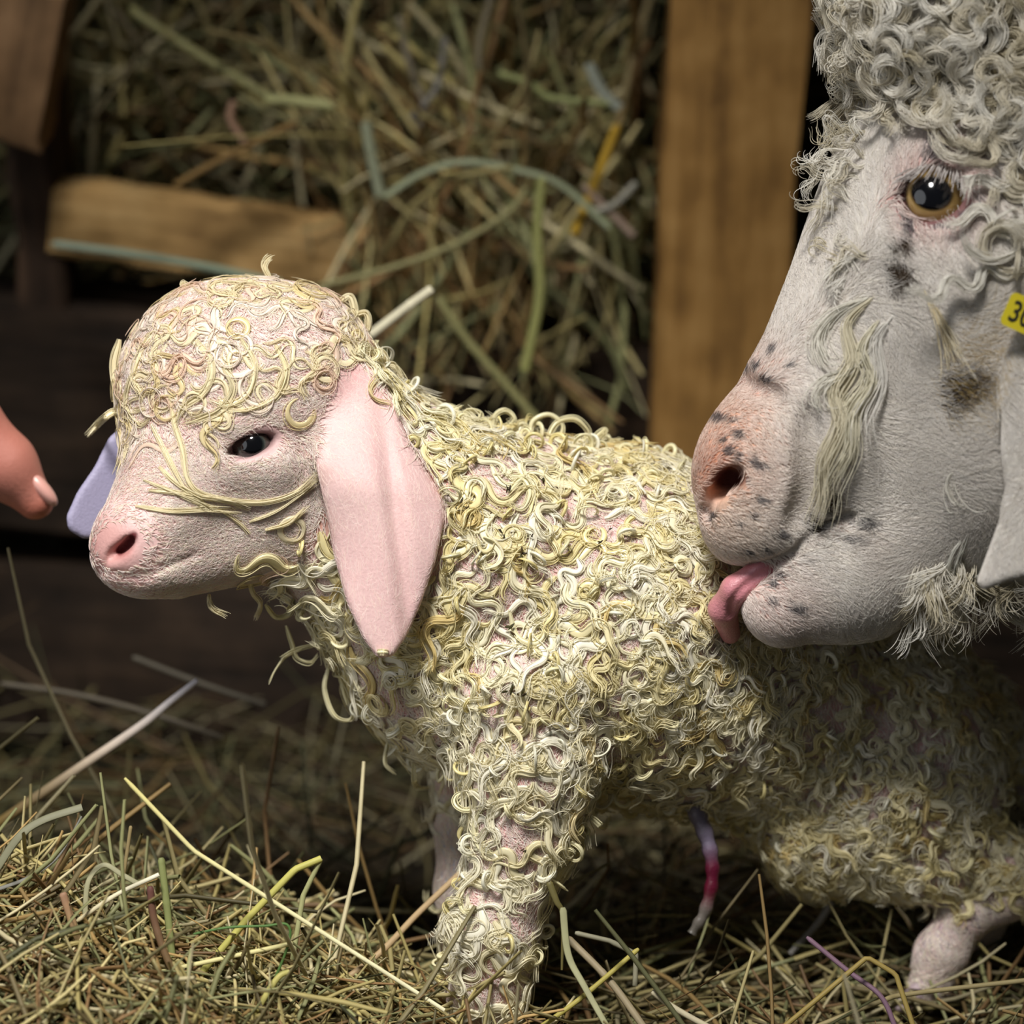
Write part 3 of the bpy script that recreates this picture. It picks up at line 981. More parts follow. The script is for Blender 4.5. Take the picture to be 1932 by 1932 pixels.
l_end = np.where(reg == 3, 0.4, np.where(reg == 2, 3.0, 4.0))
paths, nn = grow(kid, P, d0, 9, step, lambda k: cv, lambda k: l_base + l_end * (k / 9))
r9 = np.clip((1 - np.linspace(0, 1, 9)) * 1.6, 0.2, 1)
col = hex_mix(N, [(242, 232, 224), (240, 216, 210), (242, 234, 214)], [0.45, 0.33, 0.22])
col[reg == 3] = col[reg == 3] * 0.5 + 0.5 * lin(238, 208, 204)
to_curves('short_hair', paths, np.where(reg == 3, 0.5, np.where(reg == 2, 0.7, 0.85))[:, None] * np.repeat(r9[None], N, 0), M_kid_hair, goat_kid, col)

rng = np.random.default_rng(105)
# --- eyes
def eyeball(name, c, r, parent, colfn, mat, res=64):
    u = np.linspace(0, np.pi, res // 2 + 1); v = np.linspace(0, 2 * np.pi, res, endpoint=False)
    U, Vv = np.meshgrid(u, v, indexing='ij')
    d = np.stack([np.sin(U) * np.cos(Vv), np.sin(U) * np.sin(Vv), -np.cos(U)], -1)
    idx = np.arange(d.shape[0] * res).reshape(d.shape[0], res)
    F = np.stack([idx[:-1], np.roll(idx, -1, 1)[:-1], np.roll(idx, -1, 1)[1:], idx[1:]], -1).reshape(-1, 4)
    p = (np.array(c) + r * d).reshape(-1, 3)
    return mesh_obj(name, W(p), F, mat, parent, colfn(d.reshape(-1, 3)))
M_eye = attr_mat('eye', 0.12, 0.5, coat=1.0)
M_eye.node_tree.nodes['Principled BSDF'].inputs['Coat Roughness'].default_value = 0.02
def layers(d, specs, base, rotz):
    x = d[:, 0] * math.cos(rotz) + d[:, 1] * math.sin(rotz); y = -d[:, 0] * math.sin(rotz) + d[:, 1] * math.cos(rotz)
    c = np.repeat(lin(*base)[None], len(d), 0)
    for (ox, oy, a, b, s_, cc) in specs:
        q = np.hypot((x - ox) / a, (y - oy) / b)
        k = smooth01((1 + s_ - q) / (2 * s_)) * (d[:, 2] < 0)
        c = c * (1 - k[:, None]) + lin(*cc) * k[:, None]
    return c
eyeball('eye', (474, 840, KEYE[2] + 42), 39, goat_kid, lambda d: layers(d, [(0, 0, 0.95, 0.95, 0.15, (52, 46, 40)), (0.02, 0.1, 0.70, 0.66, 0.1, (60, 66, 62)), (0, -0.02, 0.6, 0.54, 0.12, (8, 8, 10))], (60, 50, 48), -0.28), M_eye, 96)
ze = kid.on(330, 800)
eyeball('eye', (300, 850, 190), 34, goat_kid, lambda d: np.repeat(lin(20, 18, 18)[None], len(d), 0), M_eye, 32)

# --- umbilical cord, hooves
M_flesh = attr_mat('flesh', 0.35, 0.4, 0.2, 700, coat=0.2)
p = catmull([(1300, 1500, 250), (1322, 1550, 235), (1340, 1605, 225), (1344, 1660, 222), (1330, 1720, 222), (1305, 1762, 222)], 40)[None]
R = np.interp(np.linspace(0, 1, 40), [0, 0.3, 0.55, 0.8, 1], [20, 15, 13, 12, 9])[None] + 1.5 * np.sin(np.arange(40) * 1.3)[None]
V, F = tubes(p, R, np.array([[0, 0, -1.0]]), 12, 1.0)
t40 = np.linspace(0, 1, 40)
cc = np.stack([np.interp(t40, [0, 0.35, 0.5, 0.68, 0.8, 1], [lin(*q)[i] for q in ((130, 122, 136), (120, 110, 130), (88, 20, 44), (88, 18, 38), (108, 100, 94), (92, 88, 80))]) for i in range(3)], 1)  # cord colours dimmed, the shade under the belly is put into them
cord = mesh_obj('umbilical_cord', W(V), F, M_flesh, goat_kid, np.repeat(cc, 12, 0))
cord['label'] = 'red and pale umbilical cord under the belly'

M_hoof = attr_mat('hoof', 0.45, 0.4, 0.2, 400, var=0.15)
def hoof(parent, x, y, z, s, fn=W, colr=(150, 130, 105)):
    f = Field((x - 2.2 * s, y - 1.6 * s, z - 1.6 * s), (x + 2 * s, y + 1.6 * s, z + 1.6 * s), s / 7)
    for dz in (-0.42, 0.42):
        f.cone((x + 0.2 * s, y - 0.6 * s, z + dz * s), (x - 0.7 * s, y + 0.45 * s, z + dz * s * 1.15), 0.42 * s, 0.46 * s, 0.05 * s)
    f.put((x - 3 * s, y + 0.7 * s, z - 3 * s), (x + 3 * s, y + 3 * s, z + 3 * s), lambda X, Y, Z: (y + 0.7 * s - Y) + 0 * X + 0 * Z, 0.1 * s, True)
    v, q = f.surface()
    return mesh_obj('hoof', fn(v), q, M_hoof, parent, np.repeat(lin(*colr)[None], len(v), 0))
hoof(goat_kid, 872, 2150, 124, 48)
hoof(goat_kid, 872, 2105, 405, 42)
hoof(goat_kid, 1738, 1880, 400, 44, colr=(190, 170, 175))
hoof(goat_kid, 1760, 1930, 590, 40)

# ================================================================== the doe's hair and parts
DF = [(1340, 820, 0.6, -0.8), (1380, 760, 0.8, -0.5), (1440, 800, 1, 0.1), (1450, 900, 1, -0.15), (1380, 1000, 0.9, 0.1), (1470, 1010, 0.9, -0.1), (1450, 680, 0.5, -0.8), (1520, 560, 0.45, -0.85),
      (1580, 420, 0.2, -1), (1660, 300, 0.1, -1), (1720, 200, 0.15, -1), (1800, 200, 0.4, -0.9), (1700, 440, -0.1, 1), (1770, 440, 0.0, 1), (1840, 430, 0.5, 0.8), (1860, 560, 0.75, 0.65), (1700, 640, 0.55, 0.85),
      (1620, 780, 0.45, 0.9), (1750, 800, 0.4, 0.9), (1600, 950, 0.8, 0.6), (1750, 1000, 0.4, 0.9), (1500, 1130, 0.9, 0.35), (1600, 1160, 0.85, 0.5), (1430, 1180, 0.6, 0.8), (1850, 1000, 0.3, 0.95), (1550, 650, 0.4, 0.4), (1570, 870, 0.9, 0.5)]
P = scatter(dv, df, 125000, lambda c: np.where(doe.normal(c)[:, 2] < 0.3, 1.0, 0.12) * np.where(c[:, 0] > 2000, 0.15, 1.0))
wool = (P[:, 1] < 120) | (P[:, 0] > 1885)
near = P[:, 2] < 60
ear = inpoly(P, DOE_EAR) & (P[:, 2] < -230)
ex = (np.hypot((P[:, 0] - 1765) / 66, (P[:, 1] - 370) / 52) < 1) & near
ex |= (np.hypot((P[:, 0] - 1372) / 36, (P[:, 1] - 906) / 26) < 1) & near
ex |= (np.hypot(P[:, 0] - 1345, P[:, 1] - 940) < 26)
ex |= (polydist(P, DMOUTH) < 9) & near
ex |= (P[:, 0] < 1480) & (rng.random(len(P)) < 0.28)
spot = ellmask(P, DOE_SPOTS) * near
ex |= (spot > 0.5) & (rng.random(len(P)) < 0.35)
pink = (np.hypot((P[:, 0] - 1768) / 105, (P[:, 1] - 365) / 95) < 1) & near
ex |= pink & (rng.random(len(P)) < 0.45)
ok = ~ex & (~wool | ear | (rng.random(len(P)) < 0.35))
P = P[ok]; ear = ear[ok]; wool = wool[ok]; N = len(P)
base = doe_base(P)
d0 = flow(P, DF)
d0[ear] = nrm(np.array([-0.1, 1.0, 0]))
n0 = doe.normal(P); d0 = nrm(d0 - (d0 * n0).sum(-1, keepdims=True) * n0)
th = rng.normal(0, 0.22, N) + 0.35 * vnoise(P, 60, 5)
d0 = d0 * np.cos(th)[:, None] + np.cross(n0, d0) * np.sin(th)[:, None]
ln = np.interp(P[:, 0], [1320, 1440, 1540, 1640, 1800, 1900], [18, 30, 46, 62, 70, 76])
ln = np.where(P[:, 1] < 480, np.minimum(ln, 46), ln)
ln = np.where((P[:, 1] > 1000) & (P[:, 0] > 1560), ln * 1.35, ln)
chk = (P[:, 0] > 1620) & (P[:, 1] > 540) & (P[:, 1] < 1010)
ln = np.where(chk, 105, ln)
ln = np.where(ear, 34, ln) * (0.7 + 0.6 * rng.random(N))
cv = rng.normal(0, 0.06, N) + np.where(chk, 0.2, 0.10) * vnoise(P, 35, 8)
l_end = np.where(ear, 2.0, np.interp(ln, [12, 80, 110], [2.0, 7, 9]))
paths, nn = grow(doe, P, d0, 9, ln / 8, lambda k: cv, lambda k: 0.5 + l_end * (k / 9))
hc = hex_mix(N, [(238, 234, 228), (228, 222, 214), (242, 238, 228)], [0.45, 0.3, 0.25])
mixk = np.interp(P[:, 0], [1330, 1450, 1600], [0.62, 0.3, 0.12])[:, None]
mixk = np.maximum(mixk, 0.5 * smooth01(1.3 - np.hypot((P[:, 0] - 1768) / 120, (P[:, 1] - 360) / 110))[:, None])
hc = hc * (1 - mixk) + base * mixk
mid = paths[:, 4]
dirt = ellmask(mid, DOE_DIRT, 0.4, 0.5)[:, None] * (P[:, 2] < 60)[:, None]
hc = hc * (1 - dirt) + lin(66, 50, 32) * dirt
sk = (ellmask(mid, DOE_SPOTS, 0.35, 0.3) * 0.8 * (P[:, 2] < 60))[:, None]
hc = hc * (1 - sk) + lin(66, 64, 70) * sk
yel = (np.hypot(P[:, 0] - 1790, P[:, 1] - 660) < 90) & (rng.random(N) < 0.25)
hc[yel] = lin(190, 165, 110)
to_curves('face_hair', paths, 0.95 * np.repeat(r9[None], N, 0), M_hair, goat, hc)

rng = np.random.default_rng(106)
# --- curly wool of the poll and the cheek side, fringe, throat
WP, WR, WC = [], [], []
def add_wool(paths, normals, width, K, col, rad=0.8, jit=6.0, stag=0.1):
    n_ = paths.shape[1]
    free = ~((paths[..., 0] > 1872) & (paths[..., 0] < 2080) & (paths[..., 1] > 525) & (paths[..., 1] < 700) & (paths[..., 2] < -240)).any(1)
    paths = paths[free]; normals = normals[free]; width = np.broadcast_to(width, (len(free), n_))[free]
    col = np.broadcast_to(col, (len(free), 3))[free]
    if not len(paths):
        return
    st = strands(paths, normals, K, width, jit)
    a0 = stag * rng.random((len(st), 1)); a1 = 1 - stag * rng.random((len(st), 1))
    t = (a0 + (a1 - a0) * np.linspace(0, 1, 30)[None]) * (n_ - 1)
    i = np.minimum(t.astype(int), n_ - 2); f = (t - i)[..., None]
    r_ = np.arange(len(st))[:, None]
    st = st[r_, i] * (1 - f) + st[r_, i + 1] * f
    WP.append(st); WC.append(np.repeat(col, K, 0) * (0.94 + 0.12 * rng.random((len(st), 1))))
    WR.append(np.repeat((rad * np.clip((1 - np.linspace(0, 1, 30)) * 3 + 0.25, 0, 1))[None], len(st), 0))
WCOLS = [(230, 224, 210), (214, 206, 186), (238, 234, 224), (200, 190, 164)]
P = scatter(dv, df, 2600, lambda c: np.where(doe.normal(c)[:, 2] < 0.35, 1.0, 0.3))
sel = (P[:, 1] < 128 + 0.25 * (P[:, 0] - 1640)) | ((P[:, 0] > 1872) & (P[:, 1] < 430)) | ((P[:, 0] > 1905) & (P[:, 1] < 560))
sel |= (P[:, 0] > 1930) & (P[:, 1] < 600) & (rng.random(len(P)) < 0.5)
sel |= (P[:, 0] > 2110) & (rng.random(len(P)) < 0.5)
P = P[sel & ~(inpoly(P, DOE_EAR) & (P[:, 2] < -230))]; N = len(P)
d0 = nrm(np.column_stack([np.where(P[:, 0] > 1840, -0.15, -0.1), np.full(N, 0.9), np.zeros(N)]) + rng.normal(0, 0.7, (N, 3)))
n0 = doe.normal(P); d0 = nrm(d0 - (d0 * n0).sum(-1, keepdims=True) * n0)
step = 5.0 + 3.5 * rng.random(N)
sg = rng.choice([-1, 1], N); rr = 24 + 30 * rng.random(N)
lam = 70 + 60 * rng.random(N); ph = rng.random(N) * 6.28
ringq = rng.random(N) < 0.6
lh = 14 + 40 * rng.random(N)
paths, nn = grow(doe, P, d0, 34, step, lambda k: np.where(ringq, sg * step / rr * (0.35 + 1.1 * k / 34), 1.1 * 6.283 * step / lam * np.cos(6.283 * step * k / lam + ph)), lambda k: 3 + lh * (k / 34) ** 1.2)
s34 = np.linspace(0, 1, 34)
wd = (4.5 + 6.5 * rng.random((N, 1))) * np.clip(np.minimum(s34 * 3 + 0.6, (1 - s34) * 1.5 + 0.25), 0, 1)[None]
add_wool(paths, nn, wd, 32, hex_mix(N, WCOLS, [0.35, 0.3, 0.2, 0.15]))
# frizz ringlets on top
P2 = P[rng.random(N) < 0.35]
paths, nn = ringlets(P2, 16 + 18 * rng.random(len(P2)), 0.8 + 0.8 * rng.random(len(P2)), rng.normal(0, 30, len(P2)), 30, doe)
add_wool(paths, nn, np.full((len(P2), 30), 4.0), 10, hex_mix(len(P2), WCOLS, [0.35, 0.3, 0.25, 0.1]))

def curl_free(root, d, length, amp, lam_, n=34, hook=1.0):
    """a loose curl leaving root along d in the picture plane, waving and hooking at its end"""
    d = nrm(np.array(d, dtype=float)); b = nrm(np.cross(d, [0, 0, 1.0]) + rng.normal(0, 0.25, 3))
    ang = 0; p = np.array(root, dtype=float); out = [p.copy()]
    st_ = length / n; ph_ = rng.random() * 6.28; sg_ = rng.choice([-1, 1])
    for k in range(n - 1):
        a = amp * math.sin(6.283 * st_ * k / lam_ + ph_) + sg_ * hook * (k / n) ** 2.5 * 3.5
        v = d * math.cos(a) + b * math.sin(a)
        p = p + v * st_; out.append(p.copy())
    return np.array(out)
fr = []
for i in range(85):
    y = 90 + 400 * rng.random(); x = 1642 - 0.10 * (y - 90) + rng.normal(0, 22)
    z = doe.front(x, y)
    if z is None: continue
    z = z + 60 * rng.random()
    L = 60 + 90 * rng.random()
    fr.append(curl_free((x, y, z), (-1, 0.15 + rng.normal(0, 0.5), rng.normal(0, 0.4)), L * (1.15 if y < 420 else 0.8), 0.9, 60 + 40 * rng.random()))
fr = np.array(fr)
fn_ = np.repeat(np.repeat(np.array([[[0, 0, -1.0]]]), 34, 1), len(fr), 0)
add_wool(fr, fn_, (2.5 + 5 * rng.random((len(fr), 1))) * np.clip((1 - s34) * 1.4 + 0.15, 0, 1)[None], 9, hex_mix(len(fr), WCOLS, [0.3, 0.4, 0.2, 0.1]), 0.75, 8)
# outline of the top
tp = []
for i in range(70):
    y = -60 + 200 * rng.random(); x = 1612 + 30 * rng.random() + max(0, 60 - y) * 0.1
    z = doe.front(x, y)
    tp.append(curl_free((x, y, z if z is not None else 0), (-1, rng.normal(0, 0.6), rng.normal(0, 0.4)), 55 + 60 * rng.random(), 1.0, 50 + 30 * rng.random(), hook=1.4))
tp = np.array(tp)
add_wool(tp, np.repeat(np.repeat(np.array([[[0, 0, -1.0]]]), 34, 1), len(tp), 0), np.full((len(tp), 34), 4.0), 7, hex_mix(len(tp), WCOLS, [0.4, 0.3, 0.2, 0.1]), 1.0, 4)
# long lock down the cheek, tufts beside it
CK = [([(1650, 560), (1600, 610), (1612, 680), (1580, 740), (1590, 800), (1560, 870), (1558, 930), (1545, 970), (1540, 990)], 15, 70, (224, 216, 192)), ([(1660, 600), (1625, 660), (1640, 720), (1605, 780), (1600, 850), (1570, 910), (1556, 985)], 15, 50, (224, 218, 196)),
      ([(1640, 560), (1580, 590), (1545, 640), (1560, 690), (1600, 690)], 9, 30, (228, 224, 212)), ([(1650, 650), (1600, 700), (1560, 720), (1540, 745), (1550, 770), (1575, 765)], 7, 20, (226, 222, 210)), ([(1690, 590), (1650, 640), (1655, 720), (1625, 790), (1630, 850)], 10, 24, (236, 232, 224)),
      ([(1600, 520), (1575, 550), (1580, 560)], 7, 24, (232, 228, 220)),
      ([(1640, 470), (1590, 500), (1568, 530), (1566, 548)], 6, 20, (228, 224, 214)), ([(1740, 540), (1780, 610), (1800, 670), (1806, 700)], 8, 16, (226, 212, 178)), ([(1765, 580), (1795, 640), (1825, 690)], 8, 14, (228, 218, 192)),
      ([(1800, 880), (1795, 920), (1815, 950), (1840, 940)], 5, 12, (232, 228, 216)), ([(1830, 1000), (1800, 1060), (1790, 1130), (1750, 1170)], 16, 40, (224, 222, 212)),
      ([(1860, 1040), (1820, 1120), (1770, 1160), (1740, 1168)], 14, 40, (224, 222, 212)), ([(1880, 1100), (1900, 1150), (1960, 1180)], 16, 40, (226, 224, 216)), ([(1860, 1080), (1800, 1120), (1800, 1170), (1830, 1190)], 8, 24, (226, 224, 216)),
      ([(1900, 500), (1880, 480), (1878, 510), (1900, 535), (1930, 530)], 4, 14, (232, 230, 224)), ([(1932, 490), (1915, 510), (1905, 540), (1915, 560)], 5, 16, (232, 230, 224)), ([(1850, 330), (1810, 340), (1790, 360), (1795, 385)], 3, 9, (232, 230, 222)),
      ([(1870, 350), (1830, 345), (1805, 370), (1802, 400), (1812, 410)], 3, 9, (232, 230, 222))]
for pts, w_, K_, c_ in CK:
    p = guided(doe, pts, 34, 8)[None]
    add_wool(p, np.repeat(np.array([[[0, 0, -1.0]]]), 34, 1), w_ * np.clip(np.minimum((1 - s34) * 1.3 + 0.12, s34 * 4 + 0.15), 0, 1)[None], int(K_ * 2.2), lin(*c_)[None], 0.75, 16, 0.45)
# throat and neck wool
th_ = []
for i in range(300):
    x = 1730 + 440 * rng.random(); y = 1050 + 160 * rng.random() - 0.1 * max(0, x - 1932)
    z = doe.front(x, y)
    if z is None or z < -225: continue
    th_.append(curl_free((x, y, z - 3), (rng.normal(-0.2, 0.4), 0.9, rng.normal(-0.1, 0.2)), 70 + 70 * rng.random(), 0.35, 90 + 50 * rng.random(), hook=0.45))
th_ = np.array(th_)
add_wool(th_, np.repeat(np.repeat(np.array([[[0, 0, -1.0]]]), 34, 1), len(th_), 0), (4 + 6 * rng.random((len(th_), 1))) * np.clip((1 - s34) * 1.3 + 0.12, 0, 1)[None], 14, hex_mix(len(th_), WCOLS, [0.4, 0.3, 0.2, 0.1]), 0.75, 12, 0.3)
P = scatter(rv_, rf_, 2600, lambda c: np.where(c[:, 1] < 1750, 1.0, 0.0) * np.where(rest.normal(c)[:, 2] < 0.35, 1.0, 0.25) * np.where(c[:, 0] < 3600, 1.6, 0.8))
N = len(P)
d0 = nrm(np.array([[0.25, 1.0, 0.0]]) + rng.normal(0, 0.5, (N, 3)))
n0 = rest.normal(P); d0 = nrm(d0 - (d0 * n0).sum(-1, keepdims=True) * n0)
step = 7 + 4 * rng.random(N); sg = rng.choice([-1, 1], N); rr = 34 + 34 * rng.random(N); ph = rng.random(N) * 6.28
ringq = rng.random(N) < 0.6
paths, nn = grow(rest, P, d0, 30, step, lambda k: np.where(ringq, sg * step / rr * (0.35 + 1.1 * k / 30), 1.1 * 6.283 * step / 110 * np.cos(6.283 * step * k / 110 + ph)), lambda k: 4 + 46 * (k / 30))
add_wool(paths, nn, (10 + 10 * rng.random((N, 1))) * np.clip((1 - np.linspace(0, 1, 30)) * 1.5 + 0.25, 0, 1)[None], 9, hex_mix(N, WCOLS, [0.35, 0.3, 0.2, 0.15]), 2.4, 8)
to_curves('curly_wool', np.vstack(WP), np.vstack(WR), M_wool, goat, np.vstack(WC))

# --- eyes, lashes, tongue, ear tag
eyeball('eye', (1768, 370, DEYE[2] + 62), 66, goat, lambda d: layers(d, [(0, 0, 0.93, 0.93, 0.05, (40, 30, 24)), (0, 0, 0.86, 0.86, 0.07, (176, 146, 88)), (-0.16, -0.05, 0.62, 0.50, 0.10, (8, 8, 12))], (150, 120, 110), 0.18), M_eye, 128)
eyeball('eye', (1768, 370, 190), 56, goat, lambda d: np.repeat(lin(30, 24, 20)[None], len(d), 0), M_eye, 32)
la = []
for i in range(95):
    t = rng.random()
    r0 = np.array([1700 + 118 * t, 338 - 26 * math.sin(t * 3.0) + rng.normal(0, 5)])
    z = doe.front(*r0)
    if z is None: continue
    dx = -0.75 + 0.75 * t + rng.normal(0, 0.12)
    L = 24 + 26 * rng.random()
    la.append(np.array([[r0[0] + dx * L * s_, r0[1] + (0.9 * s_ * L * (0.3 + 0.7 * t)), z - 6 - 26 * math.sin(s_ * 1.8) * 0.8] for s_ in np.linspace(0, 1, 8)]))
la = np.array(la)
to_curves('eyelashes', la, np.repeat(np.linspace(1.3, 0.4, 8)[None], len(la), 0), M_hair, goat, hex_mix(len(la), [(214, 208, 204), (170, 160, 156)], [0.7, 0.3]))

tz = kid.front(1378, 1195)
tg = Field((1300, 1000, -180), (1560, 1260, 160), 4)
tg.chain([(1510, 1046, -85), (1440, 1076, -88), (1388, 1112, -80), (1364, 1150, -45), (1378, 1196, (tz or 40) - 24)], [22, 26, 27, 27, 19], 10)
groove(tg, [(1480, 1062), (1425, 1090), (1385, 1130), (1378, 1165)], 3, 10, -1)
v, q = tg.surface()
tongue = mesh_obj('tongue', W(v), q, attr_mat('tongue', 0.3, 0.45, 0.25, 1300, coat=0.3, var=0.08), goat, np.repeat(lin(206, 134, 142)[None], len(v), 0))
tongue['label'] = 'pink tongue licking the flank'

def box_obj(name, fn, lo, hi, mat, parent=None, col=None, bevel=0.0):
    x = [lo[0], hi[0]]; y = [lo[1], hi[1]]; z = [lo[2], hi[2]]
    V = np.array([(a, b, c) for a in x for b in y for c in z], dtype=float)
    F = np.array([(0, 1, 3, 2), (4, 6, 7, 5), (0, 4, 5, 1), (2, 3, 7, 6), (0, 2, 6, 4), (1, 5, 7, 3)])
    return mesh_obj(name, fn(V), F, mat, parent, None if col is None else np.repeat(lin(*col)[None], 8, 0), smooth=False)

# yellow tag: in its own frame u along the writing, v up, w towards the viewer
TO = np.array([1884.0, 609.0, -368.0])
tu = nrm(np.array([0.90, 0.40, 0.12])); tv = np.array([0.56, -0.83, 0.0]); tv = nrm(tv - (tv @ tu) * tu); tw = np.cross(tu, tv)
if tw[2] > 0: tw = -tw
def TAG(p):
    p = np.asarray(p, dtype=float)
    return W(TO + p[..., 0:1] * tu + p[..., 1:2] * tv + p[..., 2:3] * tw)
prs = []
TW_, TH_, rc = 190, 66, 11
for cx_, cy__, a0 in ((TW_ - rc, TH_ - rc, 0), (rc, TH_ - rc, 90), (rc, rc, 180), (TW_ - rc, rc, 270)):
    for a in np.linspace(a0, a0 + 90, 7):
        prs.append((cx_ + rc * math.cos(math.radians(a)), cy__ + rc * math.sin(math.radians(a))))
prs = np.array(prs); m_ = len(prs)
Vt = np.vstack([np.column_stack([prs, np.full(m_, 0)]), np.column_stack([prs, np.full(m_, 7)]), [[TW_ / 2, TH_ / 2, 0], [TW_ / 2, TH_ / 2, 7]]])
Ft = []
for i in range(m_):
    j = (i + 1) % m_
    Ft += [(i, j, j + m_, i + m_), (i + m_, j + m_, 2 * m_ + 1, 2 * m_ + 1), (j, i, 2 * m_, 2 * m_)]
me = bpy.data.meshes.new('ear_tag')
me.from_pydata([tuple(v_) for v_ in TAG(Vt)], [], [tuple(dict.fromkeys(f_)) for f_ in Ft])
M_tag = bpy.data.materials.new('yellow_plastic'); M_tag.use_nodes = True
M_tag.node_tree.nodes['Principled BSDF'].inputs['Base Color'].default_value = (*lin(214, 196, 44), 1)
M_tag.node_tree.nodes['Principled BSDF'].inputs['Roughness'].default_value = 0.4
me.materials.append(M_tag)
ear_tag = bpy.data.objects.new('ear_tag', me); scene.collection.objects.link(ear_tag); ear_tag.parent = goat
ear_tag['label'] = 'yellow plastic tag in the ear'
fcv = bpy.data.curves.new('number', 'FONT'); fcv.body = '300'; fcv.size = 1.0; fcv.extrude = 0.02; fcv.offset = 0.012
fo = bpy.data.objects.new('number_text', fcv); scene.collection.objects.link(fo)
bpy.context.view_layer.update()
tm = bpy.data.meshes.new_from_object(fo.evaluated_get(bpy.context.evaluated_depsgraph_get()))
co = np.zeros(len(tm.vertices) * 3, np.float32); tm.vertices.foreach_get('co', co); co = co.reshape(-1, 3)
bpy.data.objects.remove(fo)
sc_ = 58.0
q = np.column_stack([9 + co[:, 0] * sc_ * 0.78 , 13 + co[:, 1] * sc_, 7.0 + (co[:, 2] + 0.02) * 30])
tm.vertices.foreach_set('co', np.ascontiguousarray(TAG(q), dtype=np.float32).ravel()); tm.update()
M_ink = bpy.data.materials.new('black_ink'); M_ink.use_nodes = True
M_ink.node_tree.nodes['Principled BSDF'].inputs['Base Color'].default_value = (*lin(42, 40, 28), 1)
tm.materials.clear(); tm.materials.append(M_ink); tm.name = 'number'
no = bpy.data.objects.new('number', tm); scene.collection.objects.link(no); no.parent = ear_tag

for x, z in ((2955, 140), (3085, 720), (4855, 140), (5005, 780)):
    hoof(goat, x, 2150 - 0.33 * (z - 130) - 60, z, 130)
rng = np.random.default_rng(201)
# ================================================================== the hand reaching in
HOFF = np.array([0.0, 0.0, 0.0])
hf = Field((-1150, 60, -760), (150, 1080, -60), 6)
hf.chain([(-330, 560, -360), (-205, 655, -345), (-75, 790, -335), (10, 880, -332), (66, 944, -330)], [82, 76, 70, 60, 37], 22)
hf.ell((-430, 430, -330), (190, 150, 95), 60, (0, 0, 0.6))
hf.cone((-520, 330, -320), (-1050, 90, -300), 105, 125, 70, 0.8)
for i, (x, y, z) in enumerate([(-395, 575, -285), (-445, 590, -225), (-500, 590, -170)]):
    L = (1.0, 0.92, 0.75)[i]
    hf.chain([(x - 40, y - 90, z), (x + 75 * L, y + 60 * L, z - 20), (x + 15, y + 135 * L, z - 60), (x - 70, y + 70, z - 75)], [66, 60 - 4 * i, 52 - 4 * i, 42 - 3 * i], 14)
hf.chain([(-400, 400, -410), (-270, 470, -470), (-180, 590, -480), (-120, 660, -470)], [80, 66, 58, 40], 26)
for q_ in ((-75, 790), (-205, 655)):
    groove(hf, [(q_[0] - 40, q_[1] + 40), (q_[0], q_[1]), (q_[0] + 40, q_[1] - 36)], 3, 8, -1, 10)
hf.blur(1)
hv, hq = hf.surface()
def hand_col(P):
    c = np.repeat(lin(208, 134, 116)[None], len(P), 0)
    k = smooth01(0.5 + 0.5 * vnoise(P, 70, 21))[:, None] * 0.3
    c = c * (1 - k) + lin(196, 112, 100) * k
    c = c * 0.78
    t = smooth01((P[:, 1] - 930) / 40)[:, None] * 0.5
    return c * (1 - t) + lin(190, 104, 78) * t
person = mesh_obj('person', W(hv), hq, attr_mat('hand_skin', 0.5, 0.35, 0.3, 1500, var=0.05), col=hand_col(hv))
tag(person, "person's hand reaching in from the left with one finger pointing at the small goat", 'person')
nf = Field((20, 850, -420), (150, 1010, -260), 3)
ax_ = math.atan2(64, 56)
nf.ell((75, 926, -350), (42, 15, 22), 4, (0, 0, ax_))
nf.blur(1)
v, q = nf.surface()
sd = hf.sample(v)
mesh_obj('fingernail', W(v + np.array([4.0, -4.0, -4.0])), q, attr_mat('nail', 0.25, 0.5), person, np.repeat(lin(218, 162, 150)[None], len(v), 0))['label'] = 'pale pink fingernail'

sp = catmull([(-860, 178, -308), (-1000, 118, -302), (-1250, 0, -280), (-1650, -220, -260)], 40)[None]
sr = np.interp(np.linspace(0, 1, 40), [0, 0.04, 0.1, 1], [150, 158, 160, 215])[None] * (1 + 0.03 * np.sin(np.arange(40) * 0.9))[None]
V, F = tubes(sp, sr, np.array([[0, 0, -1.0]]), 28, 0.9)
sleeve = mesh_obj('sleeve', W(V), F, attr_mat('dark_cloth', 0.85, 0.1, 0.3, 900, var=0.1), person, np.repeat(lin(46, 54, 48)[None], len(V), 0))

